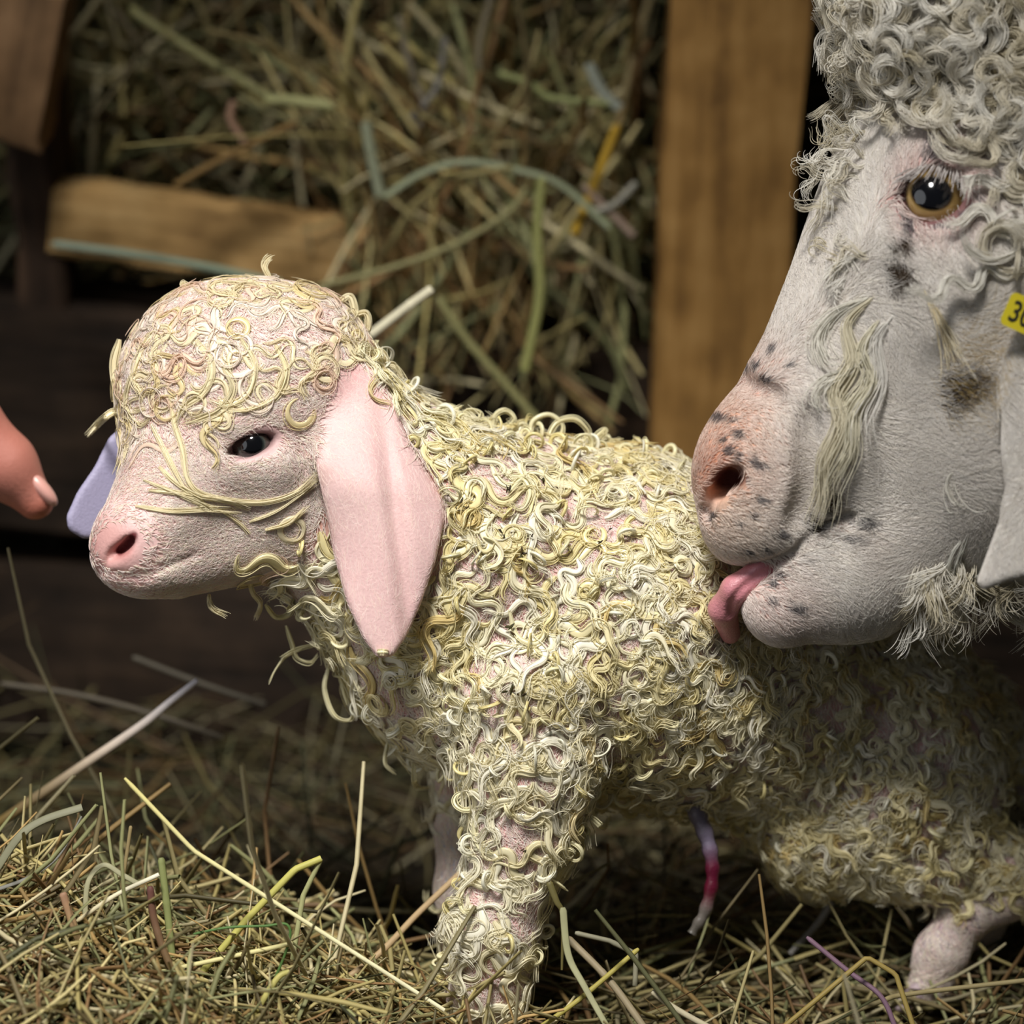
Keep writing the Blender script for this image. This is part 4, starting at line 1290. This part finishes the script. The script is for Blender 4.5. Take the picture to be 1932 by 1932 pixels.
# ================================================================== setting: floor, walls, hay rack
def wbox(name, c, size, mat, parent=None, rot=(0, 0, 0), rough=0.0, bev=0.004, seg=10):
    """a plank: box with worn edges, its length cut in steps so that it is not quite straight"""
    sx, sy, sz = size
    L = int(np.argmax(size))
    n_ = max(2, seg)
    prof = []
    o1, o2 = [k for k in range(3) if k != L]
    a, b = size[o1] / 2, size[o2] / 2
    for (u, v_, a0) in ((a - bev, b - bev, 0), (-a + bev, b - bev, 90), (-a + bev, -b + bev, 180), (a - bev, -b + bev, 270)):
        for t in (0, 45, 90):
            prof.append((u + bev * math.cos(math.radians(a0 + t)), v_ + bev * math.sin(math.radians(a0 + t))))
    prof = np.array(prof); m = len(prof)
    V = []
    for i, t in enumerate(np.linspace(-size[L] / 2, size[L] / 2, n_ + 1)):
        w = prof + (rng.normal(0, rough, prof.shape) if rough else 0)
        w = w + (rng.normal(0, rough * 0.7, (1, 2)) if rough else 0)
        p = np.zeros((m, 3)); p[:, L] = t + (rng.normal(0, rough, m) if rough and i in (0, n_) else 0)
        p[:, o1] = w[:, 0]; p[:, o2] = w[:, 1]
        V.append(p)
    V = np.vstack(V + [np.array([[0.0] * 3, [0.0] * 3])])
    V[-2, L] = -size[L] / 2; V[-1, L] = size[L] / 2
    F = []
    for i in range(n_):
        for j in range(m):
            k = (j + 1) % m
            F.append((i * m + j, i * m + k, (i + 1) * m + k, (i + 1) * m + j))
    e = len(V)
    for j in range(m):
        k = (j + 1) % m
        F.append((k, j, e - 2)); F.append((n_ * m + j, n_ * m + k, e - 1))
    me = bpy.data.meshes.new(name)
    R_ = rot_from(*rot)
    me.from_pydata([tuple(x) for x in V], [], F)
    me.update()
    me.shade_smooth()
    me.set_sharp_from_angle(angle=math.radians(40))
    me.materials.append(mat)
    o = bpy.data.objects.new(name, me)
    scene.collection.objects.link(o)
    o.location = c
    o.rotation_euler = rot
    if parent is not None:
        o.parent = parent
    return o

M_dirt = wood_mat('stable_floor', lin(24, 20, 14), lin(40, 33, 22), lin(62, 52, 34), (0.4, 0.4, 0.4), 2, 0.8, 0.95)
M_back = wood_mat('dark_boards', lin(22, 19, 15), lin(36, 30, 23), lin(52, 44, 33), (1, 1, 1), 0, 0.6)
M_post = wood_mat('brown_post_wood', lin(104, 74, 40), lin(168, 126, 70), lin(206, 162, 100), (1, 1, 1), 2, 0.6)
M_dark = wood_mat('dark_wood', lin(26, 20, 15), lin(48, 37, 28), lin(74, 58, 44), (1, 1, 1), 0, 0.7)
M_darkv = wood_mat('dark_upright_wood', lin(36, 27, 20), lin(66, 50, 38), lin(104, 80, 60), (1, 1, 1), 2, 0.7)
M_plank = wood_mat('pale_plank_wood', lin(110, 82, 46), lin(176, 140, 88), lin(216, 180, 124), (1, 1, 1), 0, 0.9)

fl = wbox('floor', (0.4, 0.1, -0.02), (3.6, 2.6, 0.04), M_dirt); tag(fl, kind='structure')
wb = wbox('wall_back', (0.4, 0.98, 0.7), (3.6, 0.04, 1.5), M_back); tag(wb, kind='structure')

YR = 0.36
rack = bpy.data.objects.new('hay_rack', None); scene.collection.objects.link(rack)
rack.location = (0, YR, 0)
tag(rack, 'rough wooden hay rack of posts and boards behind the newborn goat', 'hay rack')
def rpart(name, px, Y, w, d, mat, z0, z1, rot=(0, 0, 0), rough=0.0012):
    p = PW(px, 400, Y)
    o = wbox(name, (p[0], Y - YR, (z0 + z1) / 2), (w, d, z1 - z0), mat, rack, rot, rough)
    return o
# brown post on the right, dark post on the left, black gap, beam end at the top left
rpart('post', 1374, YR, 0.0655, 0.05, M_post, 0.0, 0.62, (0, math.radians(0.9), 0))
p_ = rpart('post', 76, YR + 0.012, 0.024, 0.04, M_darkv, 0.16, 0.50, (0, math.radians(-1.4), 0))
p_ = PW(20, 60, YR - 0.03)
wbox('beam', (p_[0] - 0.085, -0.02, p_[2] + 0.005), (0.215, 0.045, 0.075), wood_mat('worn_beam', lin(80, 60, 40), lin(128, 98, 68), lin(168, 132, 96), (1, 1, 1), 2, 0.6), rack, (0, math.radians(12), 0), 0.001)
a_ = PW(0, 610, YR); b_ = PW(1300, 712, YR); c_ = PW(650, 1085, YR)
ang = math.atan2(a_[2] - b_[2], b_[0] - a_[0])
bt = PW(650, 665, YR)
def board(top_py, bot_py, tilt, mat, Y=YR, name='board'):
    t = PW(650, top_py, Y); b = PW(650, bot_py, Y)
    return wbox(name, (0.1, Y - YR, (t[2] + b[2]) / 2), (1.9, 0.026, t[2] - b[2]), mat, rack, (0, tilt, 0), 0.0012, seg=30)
board(672, 1092, ang, M_dark)
board(1108, 1440, ang * 0.6, M_dark)
# short dark rail left, pale plank leaning in the hay
t_ = PW(200, 590, YR + 0.03)
wbox('rail', (t_[0] - 0.02, 0.03, t_[2]), (0.19, 0.03, 0.030), M_dark, rack, (0, math.radians(2), 0), 0.0012)
t_ = PW(420, 456, YR)
wbox('plank', (t_[0] + 0.025, 0.0, t_[2]), (0.212, 0.022, 0.036), M_plank, rack, (0, math.radians(7), math.radians(0)), 0.0013, seg=16)

# ================================================================== hay
M_straw = attr_mat('dry_grass', 0.55, 0.3, var=0.18)
M_straw.node_tree.nodes['Noise Texture'].inputs['Scale'].default_value = 180
HAYC = np.array([lin(*c) for c in [(166, 152, 98), (142, 130, 86), (184, 170, 120), (118, 105, 72), (158, 130, 82), (126, 98, 64), (144, 144, 100), (200, 188, 148), (118, 118, 80)]])
def straws(name, P, dirs, length, rad, kinds=None, n=7, bend=0.5, droop=0.0, gain=1.0, flatp=0.5, probs=None):
    """many stalks of dry grass as one mesh (world space)"""
    N = len(P)
    d = nrm(dirs); up = nrm(np.cross(d, nrm(rng.normal(size=(N, 3)))))
    s_ = np.linspace(-0.5, 0.5, n)
    cv = rng.normal(0, bend, (N, 1)); cv2 = rng.normal(0, bend * 0.6, (N, 1)); up2 = np.cross(d, up)
    kink = np.where(rng.random((N, 1)) < 0.35, rng.normal(0, 0.5, (N, 1)), 0); kp = rng.uniform(-0.3, 0.3, (N, 1))
    off = cv * (s_[None] ** 2) + kink * np.abs(s_[None] - kp)
    path = P[:, None] + (d[:, None] * s_[None, :, None] + up[:, None] * off[..., None] + up2[:, None] * (cv2 * s_[None] ** 3 * 2)[..., None]) * length[:, None, None]
    path[..., 2] -= droop * (s_[None] ** 2) * length[:, None] * 2
    r = rad[:, None] * np.clip(1.25 - 0.5 * np.abs(s_[None] * 2) ** 2, 0.3, 1)
    fl_ = np.where(rng.random(N) < flatp, 0.25, 0.9)
    V, F = tubes(path, r, up, 5, fl_)
    k = rng.choice(len(HAYC), N, p=probs)
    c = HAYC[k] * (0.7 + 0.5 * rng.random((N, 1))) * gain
    return path, V, F, np.repeat(c, n * 5, 0)

rng = np.random.default_rng(202)
# hay packed in the rack and hanging out of it
VV, FF, CC = [], [], []; base_n = 0
def to_px(p):
    q = p - CAM
    dep = q @ FV
    return np.stack([966 + PX * D * (q @ RV) / dep, 966 - PX * D * (q @ UV) / dep], -1)
def off_rack(path):
    """stalks that would run through the post, the left upright, the beam, the plank or the boards"""
    px = to_px(path); Yv = path[..., 1]
    b = (px[..., 0] > 1228) & (px[..., 0] < 1530) & (Yv < YR + 0.035)
    b |= (px[..., 0] < 125) & (Yv < YR + 0.045)
    b |= (px[..., 0] > 60) & (px[..., 0] < 560) & (px[..., 1] > 325) & (px[..., 1] < 590) & (Yv < YR + 0.025)
    b |= (px[..., 1] > 640) & (Yv > YR - 0.02) & (Yv < YR + 0.02)
    b |= (px[..., 1] > 560) & (px[..., 0] < 420) & (Yv < YR + 0.06)
    return b.any(1)
def pile(P, dirs, length, rad, clear=None, **kw):
    global base_n
    path, V, F, c = straws('x', P, dirs, length, rad, **kw)
    if clear is not None:
        bad = clear(path)
        n_ = path.shape[1]
        keepv = np.repeat(~bad, n_ * 5); keepf = np.repeat(~bad, (n_ - 1) * 5)
        new = np.cumsum(keepv) - 1
        V = V[keepv]; c = c[keepv]; F = new[F[keepf]]
    VV.append(V); FF.append(F + base_n); CC.append(c); base_n += len(V)
def rack_region(N, x0, x1, y0, y1, Y0, Y1):
    out = np.zeros((N, 3))
    u, v_, w = rng.random((3, N))
    px = x0 + (x1 - x0) * u; py = y0 + (y1 - y0) * v_; Yv = Y0 + (Y1 - Y0) * w
    d = FV[None] + ((px - 966) / PX / D)[:, None] * RV[None] - ((py - 966) / PX / D)[:, None] * UV[None]
    return CAM + d * ((Yv - CAM[1]) / d[:, 1])[:, None]
def inplane(N, sd=0.28, ang0=None, spread=None):
    a = rng.random(N) * np.pi if ang0 is None else rng.normal(ang0, spread, N)
    return np.column_stack([np.cos(a), rng.normal(0, sd, N), np.sin(a)])
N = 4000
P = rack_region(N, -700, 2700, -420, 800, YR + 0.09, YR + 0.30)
pile(P, inplane(N), 0.06 + 0.17 * rng.random(N), 0.0008 + 0.0013 * rng.random(N), gain=0.42, droop=0.1, clear=off_rack)  # deep layer: low gain puts the shade inside the rack into the colour
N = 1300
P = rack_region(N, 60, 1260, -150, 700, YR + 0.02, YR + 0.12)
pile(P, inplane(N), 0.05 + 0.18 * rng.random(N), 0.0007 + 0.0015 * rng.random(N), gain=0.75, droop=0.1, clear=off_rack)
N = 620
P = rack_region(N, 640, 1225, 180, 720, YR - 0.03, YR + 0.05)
pile(P, inplane(N, 0.3, math.pi / 2, 0.8), 0.05 + 0.15 * rng.random(N), 0.0007 + 0.0015 * rng.random(N), gain=1.35, clear=off_rack)  # front bunch: high gain puts the highlights into the colour
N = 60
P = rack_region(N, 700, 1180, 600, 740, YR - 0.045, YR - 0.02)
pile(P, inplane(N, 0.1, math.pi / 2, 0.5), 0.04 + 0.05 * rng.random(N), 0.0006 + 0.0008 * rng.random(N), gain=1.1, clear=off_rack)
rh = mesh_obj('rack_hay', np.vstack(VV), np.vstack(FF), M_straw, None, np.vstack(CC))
tag(rh, 'greenish tan hay packed in the wooden rack behind the goats', 'hay', kind='stuff')

rng = np.random.default_rng(203)
# bedding hay on the floor
def hgt_ground(x, y):
    return 0.038 + 0.062 * np.exp(-(((x + 0.185) / 0.13) ** 2 + ((y + 0.06) / 0.13) ** 2)) - 0.03 * np.exp(-(((x + 0.03) / 0.05) ** 2 + ((y - 0.16) / 0.12) ** 2)) \
        + 0.006 * np.sin(x * 47 + 1) * np.sin(y * 39) + 0.012 * np.exp(-(((x - 0.06) / 0.06) ** 2 + ((y + 0.06) / 0.06) ** 2))
VV, FF, CC = [], [], []; base_n = 0
def bed(N, x0, x1, y0, y1, z0, z1, gain, lmin, lmax, tilt=0.16, rmin=0.0005, rmax=0.0012, **kw):
    x = x0 + (x1 - x0) * rng.random(N); y = y0 + (y1 - y0) * rng.random(N)
    z = hgt_ground(x, y) + z0 + (z1 - z0) * rng.random(N)
    a = rng.random(N) * np.pi * 2
    e = 0.004
    gx = (hgt_ground(x + e, y) - hgt_ground(x - e, y)) / (2 * e); gy = (hgt_ground(x, y + e) - hgt_ground(x, y - e)) / (2 * e)
    dz = gx * np.cos(a) + gy * np.sin(a) + rng.normal(0, tilt, N)
    pile(np.column_stack([x, y, z]), np.column_stack([np.cos(a), np.sin(a), dz]), lmin + (lmax - lmin) * rng.random(N), rmin + (rmax - rmin) * rng.random(N), gain=gain, **kw)
bed(5200, -0.75, 1.1, -0.35, 0.36, -0.035, 0.0, 0.36, 0.05, 0.20)  # low gain puts the shade over the floor behind into the hay colour
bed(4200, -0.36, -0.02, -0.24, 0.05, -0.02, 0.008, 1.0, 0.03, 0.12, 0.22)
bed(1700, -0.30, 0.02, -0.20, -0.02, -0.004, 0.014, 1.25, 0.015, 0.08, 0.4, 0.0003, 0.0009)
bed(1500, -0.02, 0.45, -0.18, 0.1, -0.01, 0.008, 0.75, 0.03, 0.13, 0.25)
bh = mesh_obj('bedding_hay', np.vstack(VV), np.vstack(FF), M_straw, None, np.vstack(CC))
tag(bh, 'loose dry hay bedding heaped on the stable floor', 'hay', kind='stuff')

# ------------------------------------------------------------------ single stalks one can point to
def stalk(pts, z, r, col, label, name='hay_stalk', flat=0.8, cat='stalk of hay', smooth=True, col2=None, leaf=0.0, sharp=False):
    pts = np.array([(p[0], p[1], (p[2] if len(p) > 2 else 0) + z) for p in pts], dtype=float)
    n_ = 40
    c = resample(pts, n_) if sharp else catmull(pts, n_)
    t = np.linspace(0, 1, n_)
    rr = r * np.clip(1.0 - leaf * t ** 1.5, 0.12, 1) * np.clip(t * 20 + 0.6, 0, 1)
    if not leaf:
        rr = rr * (1 + 0.12 * np.exp(-((t - 0.42) / 0.02) ** 2))
    p = W(c)[None]
    upv = nrm((-FV + 0.5 * UV)[None])
    V, F = tubes(p, (rr / PX)[None], upv, 8, flat)
    k = np.repeat(t, 8)[:, None]
    cc_ = lin(*col) * (1 - k) + lin(*(col2 or col)) * k
    cap = len(V)
    V = np.vstack([V, p[0, 0][None], p[0, -1][None]])
    F = np.vstack([F] + [np.array([[(j + 1) % 8, j, cap, cap]]) for j in range(0)]) if False else F
    o = mesh_obj(name, V[:cap], F, M_straw, None, cc_)
    return tag(o, label, cat, 'single stalks in the hay')

ZB = 1480
S = [
 ([(235, 1468), (365, 1605), (700, 1818), (838, 1906)], [-150, -140, -90, -60], 4.2, (226, 214, 140), 'long thin pale yellow stalk crossing the dark gap towards the front leg', dict(sharp=True, col2=(250, 244, 205))),
 ([(-20, 1565), (130, 1462), (262, 1372), (320, 1325), (372, 1284)], [430, 440, 450, 455, 460], 11, (160, 130, 62), 'thick tan stalk with a pale broken tip above the left of the bedding', dict(col2=(226, 222, 230), leaf=0.45)),
 ([(372, 1845), (470, 1730), (557, 1640), (606, 1620)], [-60, -50, -40, -30], 7, (186, 180, 96), 'thick yellow green stalk rising to a sharp kink left of the front leg', dict(sharp=True)),
 ([(606, 1620), (572, 1690), (552, 1810)], [-30, -20, -20], 5, (170, 170, 120), 'grey green stalk falling straight down from the kinked tip', dict(sharp=True)),
 ([(118, 1684), (140, 1750), (180, 1855)], [-130, -130, -130], 7.5, (178, 138, 110), 'stubby pinkish brown stalk end standing up at the lower left', dict(col2=(150, 134, 84))),
 ([(-10, 1898), (200, 1858), (320, 1830), (552, 1780)], [-150, -140, -130, -120], 4.6, (222, 212, 150), 'straight pale straw lying level above the bottom edge', {}),
 ([(-10, 1862), (120, 1850), (300, 1828)], [-140, -130, -120], 4, (200, 186, 120), 'short yellowish straw just under the longer pale level straw', {}),
 ([(145, 1738), (220, 1688), (300, 1650)], [-120, -110, -100], 4.5, (204, 190, 150), 'pale straw sloping up to a white sheath at the left', dict(col2=(232, 226, 200))),
 ([(-10, 1645), (35, 1580), (80, 1548), (155, 1523)], [-60, -50, -40, -30], 8, (128, 126, 100), 'twisted grey green blade with a folded tip at the left edge', dict(flat=0.2)),
 ([(-10, 1680), (55, 1655), (110, 1615), (154, 1540)], [-60, -55, -45, -35], 4, (122, 120, 112), 'thin grey blade curving up below the folded tip', dict(leaf=0.6, flat=0.3)),
 ([(160, 1740), (166, 1665), (195, 1632), (230, 1650), (262, 1668)], [-110, -100, -90, -90, -90], 5, (162, 158, 124), 'arched grey blade making a small hoop at the left', dict(flat=0.25)),
 ([(283, 1672), (292, 1740), (325, 1830), (392, 1940)], [-140, -140, -150, -160], 7, (104, 66, 60), 'dark reddish stem leaning right near the bottom left', dict(col2=(130, 112, 70))),
 ([(304, 1618), (316, 1720), (326, 1815)], [-70, -70, -70], 7, (140, 146, 92), 'upright dull green stalk behind the reddish stem', {}),
 ([(247, 1558), (238, 1620), (225, 1702)], [20, 20, 20], 3.6, (150, 132, 92), 'thin brownish upright stalk left of centre in the bedding', {}),
 ([(365, 1762), (430, 1750), (500, 1747), (542, 1745), (543, 1785), (500, 1890)], [-120, -120, -120, -120, -120, -120], 2.6, (84, 118, 60), 'fresh green grass blade bent over level then down', {}),
 ([(560, 1905), (700, 1812), (790, 1722), (885, 1632)], [40, 90, 160, 230], 6.5, (176, 150, 112), 'tan straw sloping up behind the front leg', {}),
 ([(470, 1932), (520, 1850), (545, 1832)], [-160, -150, -140], 6, (192, 184, 108), 'short thick yellow straw end pointing up right at the bottom', {}),
 ([(1165, 236), (1122, 345), (1083, 442)], [1420, 1430, 1440], 11, (186, 148, 46), 'bright ochre yellow straw beside the brown post', dict(sharp=True)),
 ([(816, 545), (765, 582), (700, 632)], [700, 720, 740], 11, (222, 214, 184), 'whitish broken straw just behind the back of the small head', {}),
 ([(98, 460), (250, 480), (400, 506), (530, 535)], [1420, 1420, 1420, 1420], 11, (124, 134, 116), 'pale bluish green stalk lying along the lower edge of the plank', dict(col2=(128, 142, 118))),
 ([(248, 14), (262, 30), (390, 112), (515, 188)], [1500, 1490, 1480, 1470], 12, (126, 122, 78), 'long olive stalk sloping down across the hay at the upper left', dict(sharp=True)),
 ([(500, 186), (560, 192), (632, 200)], [1460, 1460, 1460], 15, (164, 162, 110), 'short thick pale green stalk end below the olive stalk', {}),
 ([(450, 180), (520, 215), (570, 228), (640, 196)], [1475, 1475, 1470, 1470], 7, (118, 114, 76), 'thin olive blade bowed beneath the pale green end', {}),
 ([(725, 372), (800, 325), (880, 305), (980, 322), (1060, 350), (1150, 430)], [1380] * 6, 9, (140, 146, 116), 'long grey green blade arching over the hanging hay', dict(flat=0.4)),
 ([(600, 540), (740, 505), (860, 460), (960, 400), (992, 355)], [1360] * 5, 8, (140, 134, 90), 'thin tan stalk curving up right below the arching blade', {}),
 ([(826, 560), (880, 640), (950, 720), (1015, 795)], [1340] * 4, 10, (134, 130, 84), 'dull green stalk slanting down right over the dark board', {}),
 ([(1022, 335), (1014, 440), (1018, 560), (990, 700)], [1360] * 4, 12, (140, 140, 82), 'thick olive stem hanging upright in the bright hay', {}),
 ([(690, 230), (700, 290), (718, 370)], [1400] * 3, 13, (134, 138, 112), 'short pale green blade upright in the middle of the hay', dict(flat=0.4)),
 ([(752, 30), (770, 110), (800, 200), (790, 240)], [1450] * 4, 9, (122, 112, 92), 'brownish stalk hanging from the top edge near the centre', {}),
 ([(840, 70), (825, 160), (775, 225)], [1440] * 3, 8, (116, 112, 104), 'greyish blade crossing the brownish hanging stalk', dict(flat=0.4)),
 ([(928, -10), (905, 80), (904, 140)], [1440] * 3, 9, (116, 106, 84), 'stalk end at the top edge right of centre', {}),
 ([(940, 138), (1000, 158), (1040, 185), (1150, 196)], [1430] * 4, 10, (140, 144, 92), 'pale yellow green bent stalk near the upper right of the hay', {}),
 ([(1110, 120), (1135, 170), (1170, 205)], [1430] * 3, 14, (140, 144, 130), 'broad whitish blade beside the upper part of the post', dict(flat=0.35)),
 ([(1200, 345), (1160, 385), (1120, 400)], [1420] * 3, 9, (150, 146, 132), 'pale straw end sticking out towards the post', {}),
 ([(1100, 350), (1150, 400), (1195, 445)], [1430] * 3, 10, (150, 128, 112), 'pinkish straw end beside the ochre straw', {}),
 ([(330, 350), (400, 310), (480, 270), (560, 230)], [1450] * 4, 9, (124, 96, 50), 'orange brown stalk sloping up right above the plank', {}),
 ([(440, 190), (435, 225), (462, 268)], [1440] * 3, 9, (140, 108, 86), 'pinkish brown bent leaf in the dark hay at the upper left', dict(flat=0.4)),
 ([(1470, 1945), (1560, 1870), (1636, 1806), (1690, 1838), (1726, 1945)], [-60, -40, -20, -30, -60], 5, (150, 130, 70), 'dull yellow straw bent like a tent at the lower right', dict(sharp=True)),
 ([(1522, 1768), (1600, 1832), (1662, 1880), (1692, 1945)], [60, 30, 0, -20], 5, (120, 92, 108), 'purplish stem slanting down right through the tent-shaped straw', {}),
 ([(1520, 1945), (1660, 1890), (1720, 1875), (1950, 1848)], [40, 60, 80, 100], 5, (150, 136, 96), 'long straw running to the lower right edge', {}),
 ([(1062, 1712), (1072, 1800), (1102, 1860), (1150, 1945)], [-50, -60, -80, -110], 7, (158, 156, 118), 'grey green leaf falling beside the front leg', dict(flat=0.25, leaf=0.2)),
 ([(1036, 1664), (1050, 1700), (1062, 1730), (1060, 1830)], [-35, -40, -40, -40], 7, (100, 92, 52), 'dark olive seed husk sticking to the front leg', dict(flat=0.5, leaf=0.7)),
 ([(1070, 1768), (1150, 1850), (1220, 1945)], [20, -20, -60], 7, (150, 136, 108), 'tan straw slanting down right beside the front leg', {}),
 ([(1205, 1790), (1100, 1880), (1010, 1945)], [-20, -40, -70], 5, (170, 158, 80), 'yellow straw slanting down left across the tan one', {}),
 ([(1085, 1760), (1150, 1775), (1200, 1800), (1198, 1860)], [50, 50, 50, 40], 5, (138, 134, 112), 'greyish kinked straw right of the front leg', dict(sharp=True)),
 ([(1230, 1870), (1262, 1895), (1300, 1918), (1350, 1945)], [-90, -90, -95, -100], 6, (190, 180, 150), 'pale grass seed head at the bottom right of the leg', dict(leaf=-0.6)),
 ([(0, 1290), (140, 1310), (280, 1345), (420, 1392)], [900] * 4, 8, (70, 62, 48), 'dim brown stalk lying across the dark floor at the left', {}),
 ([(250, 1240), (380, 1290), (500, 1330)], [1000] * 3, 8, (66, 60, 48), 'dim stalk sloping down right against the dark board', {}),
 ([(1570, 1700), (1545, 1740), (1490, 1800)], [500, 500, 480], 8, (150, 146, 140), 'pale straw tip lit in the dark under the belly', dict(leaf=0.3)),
]
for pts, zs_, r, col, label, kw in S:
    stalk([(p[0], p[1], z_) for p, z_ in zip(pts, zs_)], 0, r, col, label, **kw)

# dark flecks of chaff in the curls
fv, ff, fcol = [], [], []; k0 = 0
for (x, y, s_) in [(965, 1190, 9), (972, 1305, 12), (985, 1312, 9), (988, 1045, 8), (950, 1008, 6), (1132, 1025, 6), (870, 955, 7), (960, 925, 7), (885, 960, 8), (955, 1170, 5), (862, 1148, 6), (1060, 1170, 4), (1240, 1120, 4), (1000, 1010, 5), (1060, 1535, 6), (1090, 1605, 7), (990, 1605, 5), (1025, 905, 6), (1150, 1000, 4), (1095, 890, 4), (950, 1245, 4)]:
    z = kid.front(x, y)
    if z is None: continue
    for j in range(3):
        c_ = np.array([x, y, z - 17]) + rng.normal(0, s_ * 0.6, 3)
        d = nrm(rng.normal(size=3)); d[2] *= 0.3
        p = (c_ + np.linspace(-1, 1, 5)[:, None] * d * s_)[None]
        V, F = tubes(p, np.array([[0.4, 1, 1.2, 0.9, 0.3]]) * s_ * 0.28, nrm(rng.normal(size=(1, 3))), 5, 0.5)
        fv.append(W(V)); ff.append(F + k0); k0 += len(V); fcol.append(np.repeat(lin(*random.choice([(44, 34, 18), (70, 54, 26), (60, 56, 24)]))[None], len(V), 0))
ch = mesh_obj('chaff', np.vstack(fv), np.vstack(ff), M_straw, None, np.vstack(fcol))
tag(ch, 'dark flecks of chaff caught in the wet curls', 'chaff', kind='stuff')
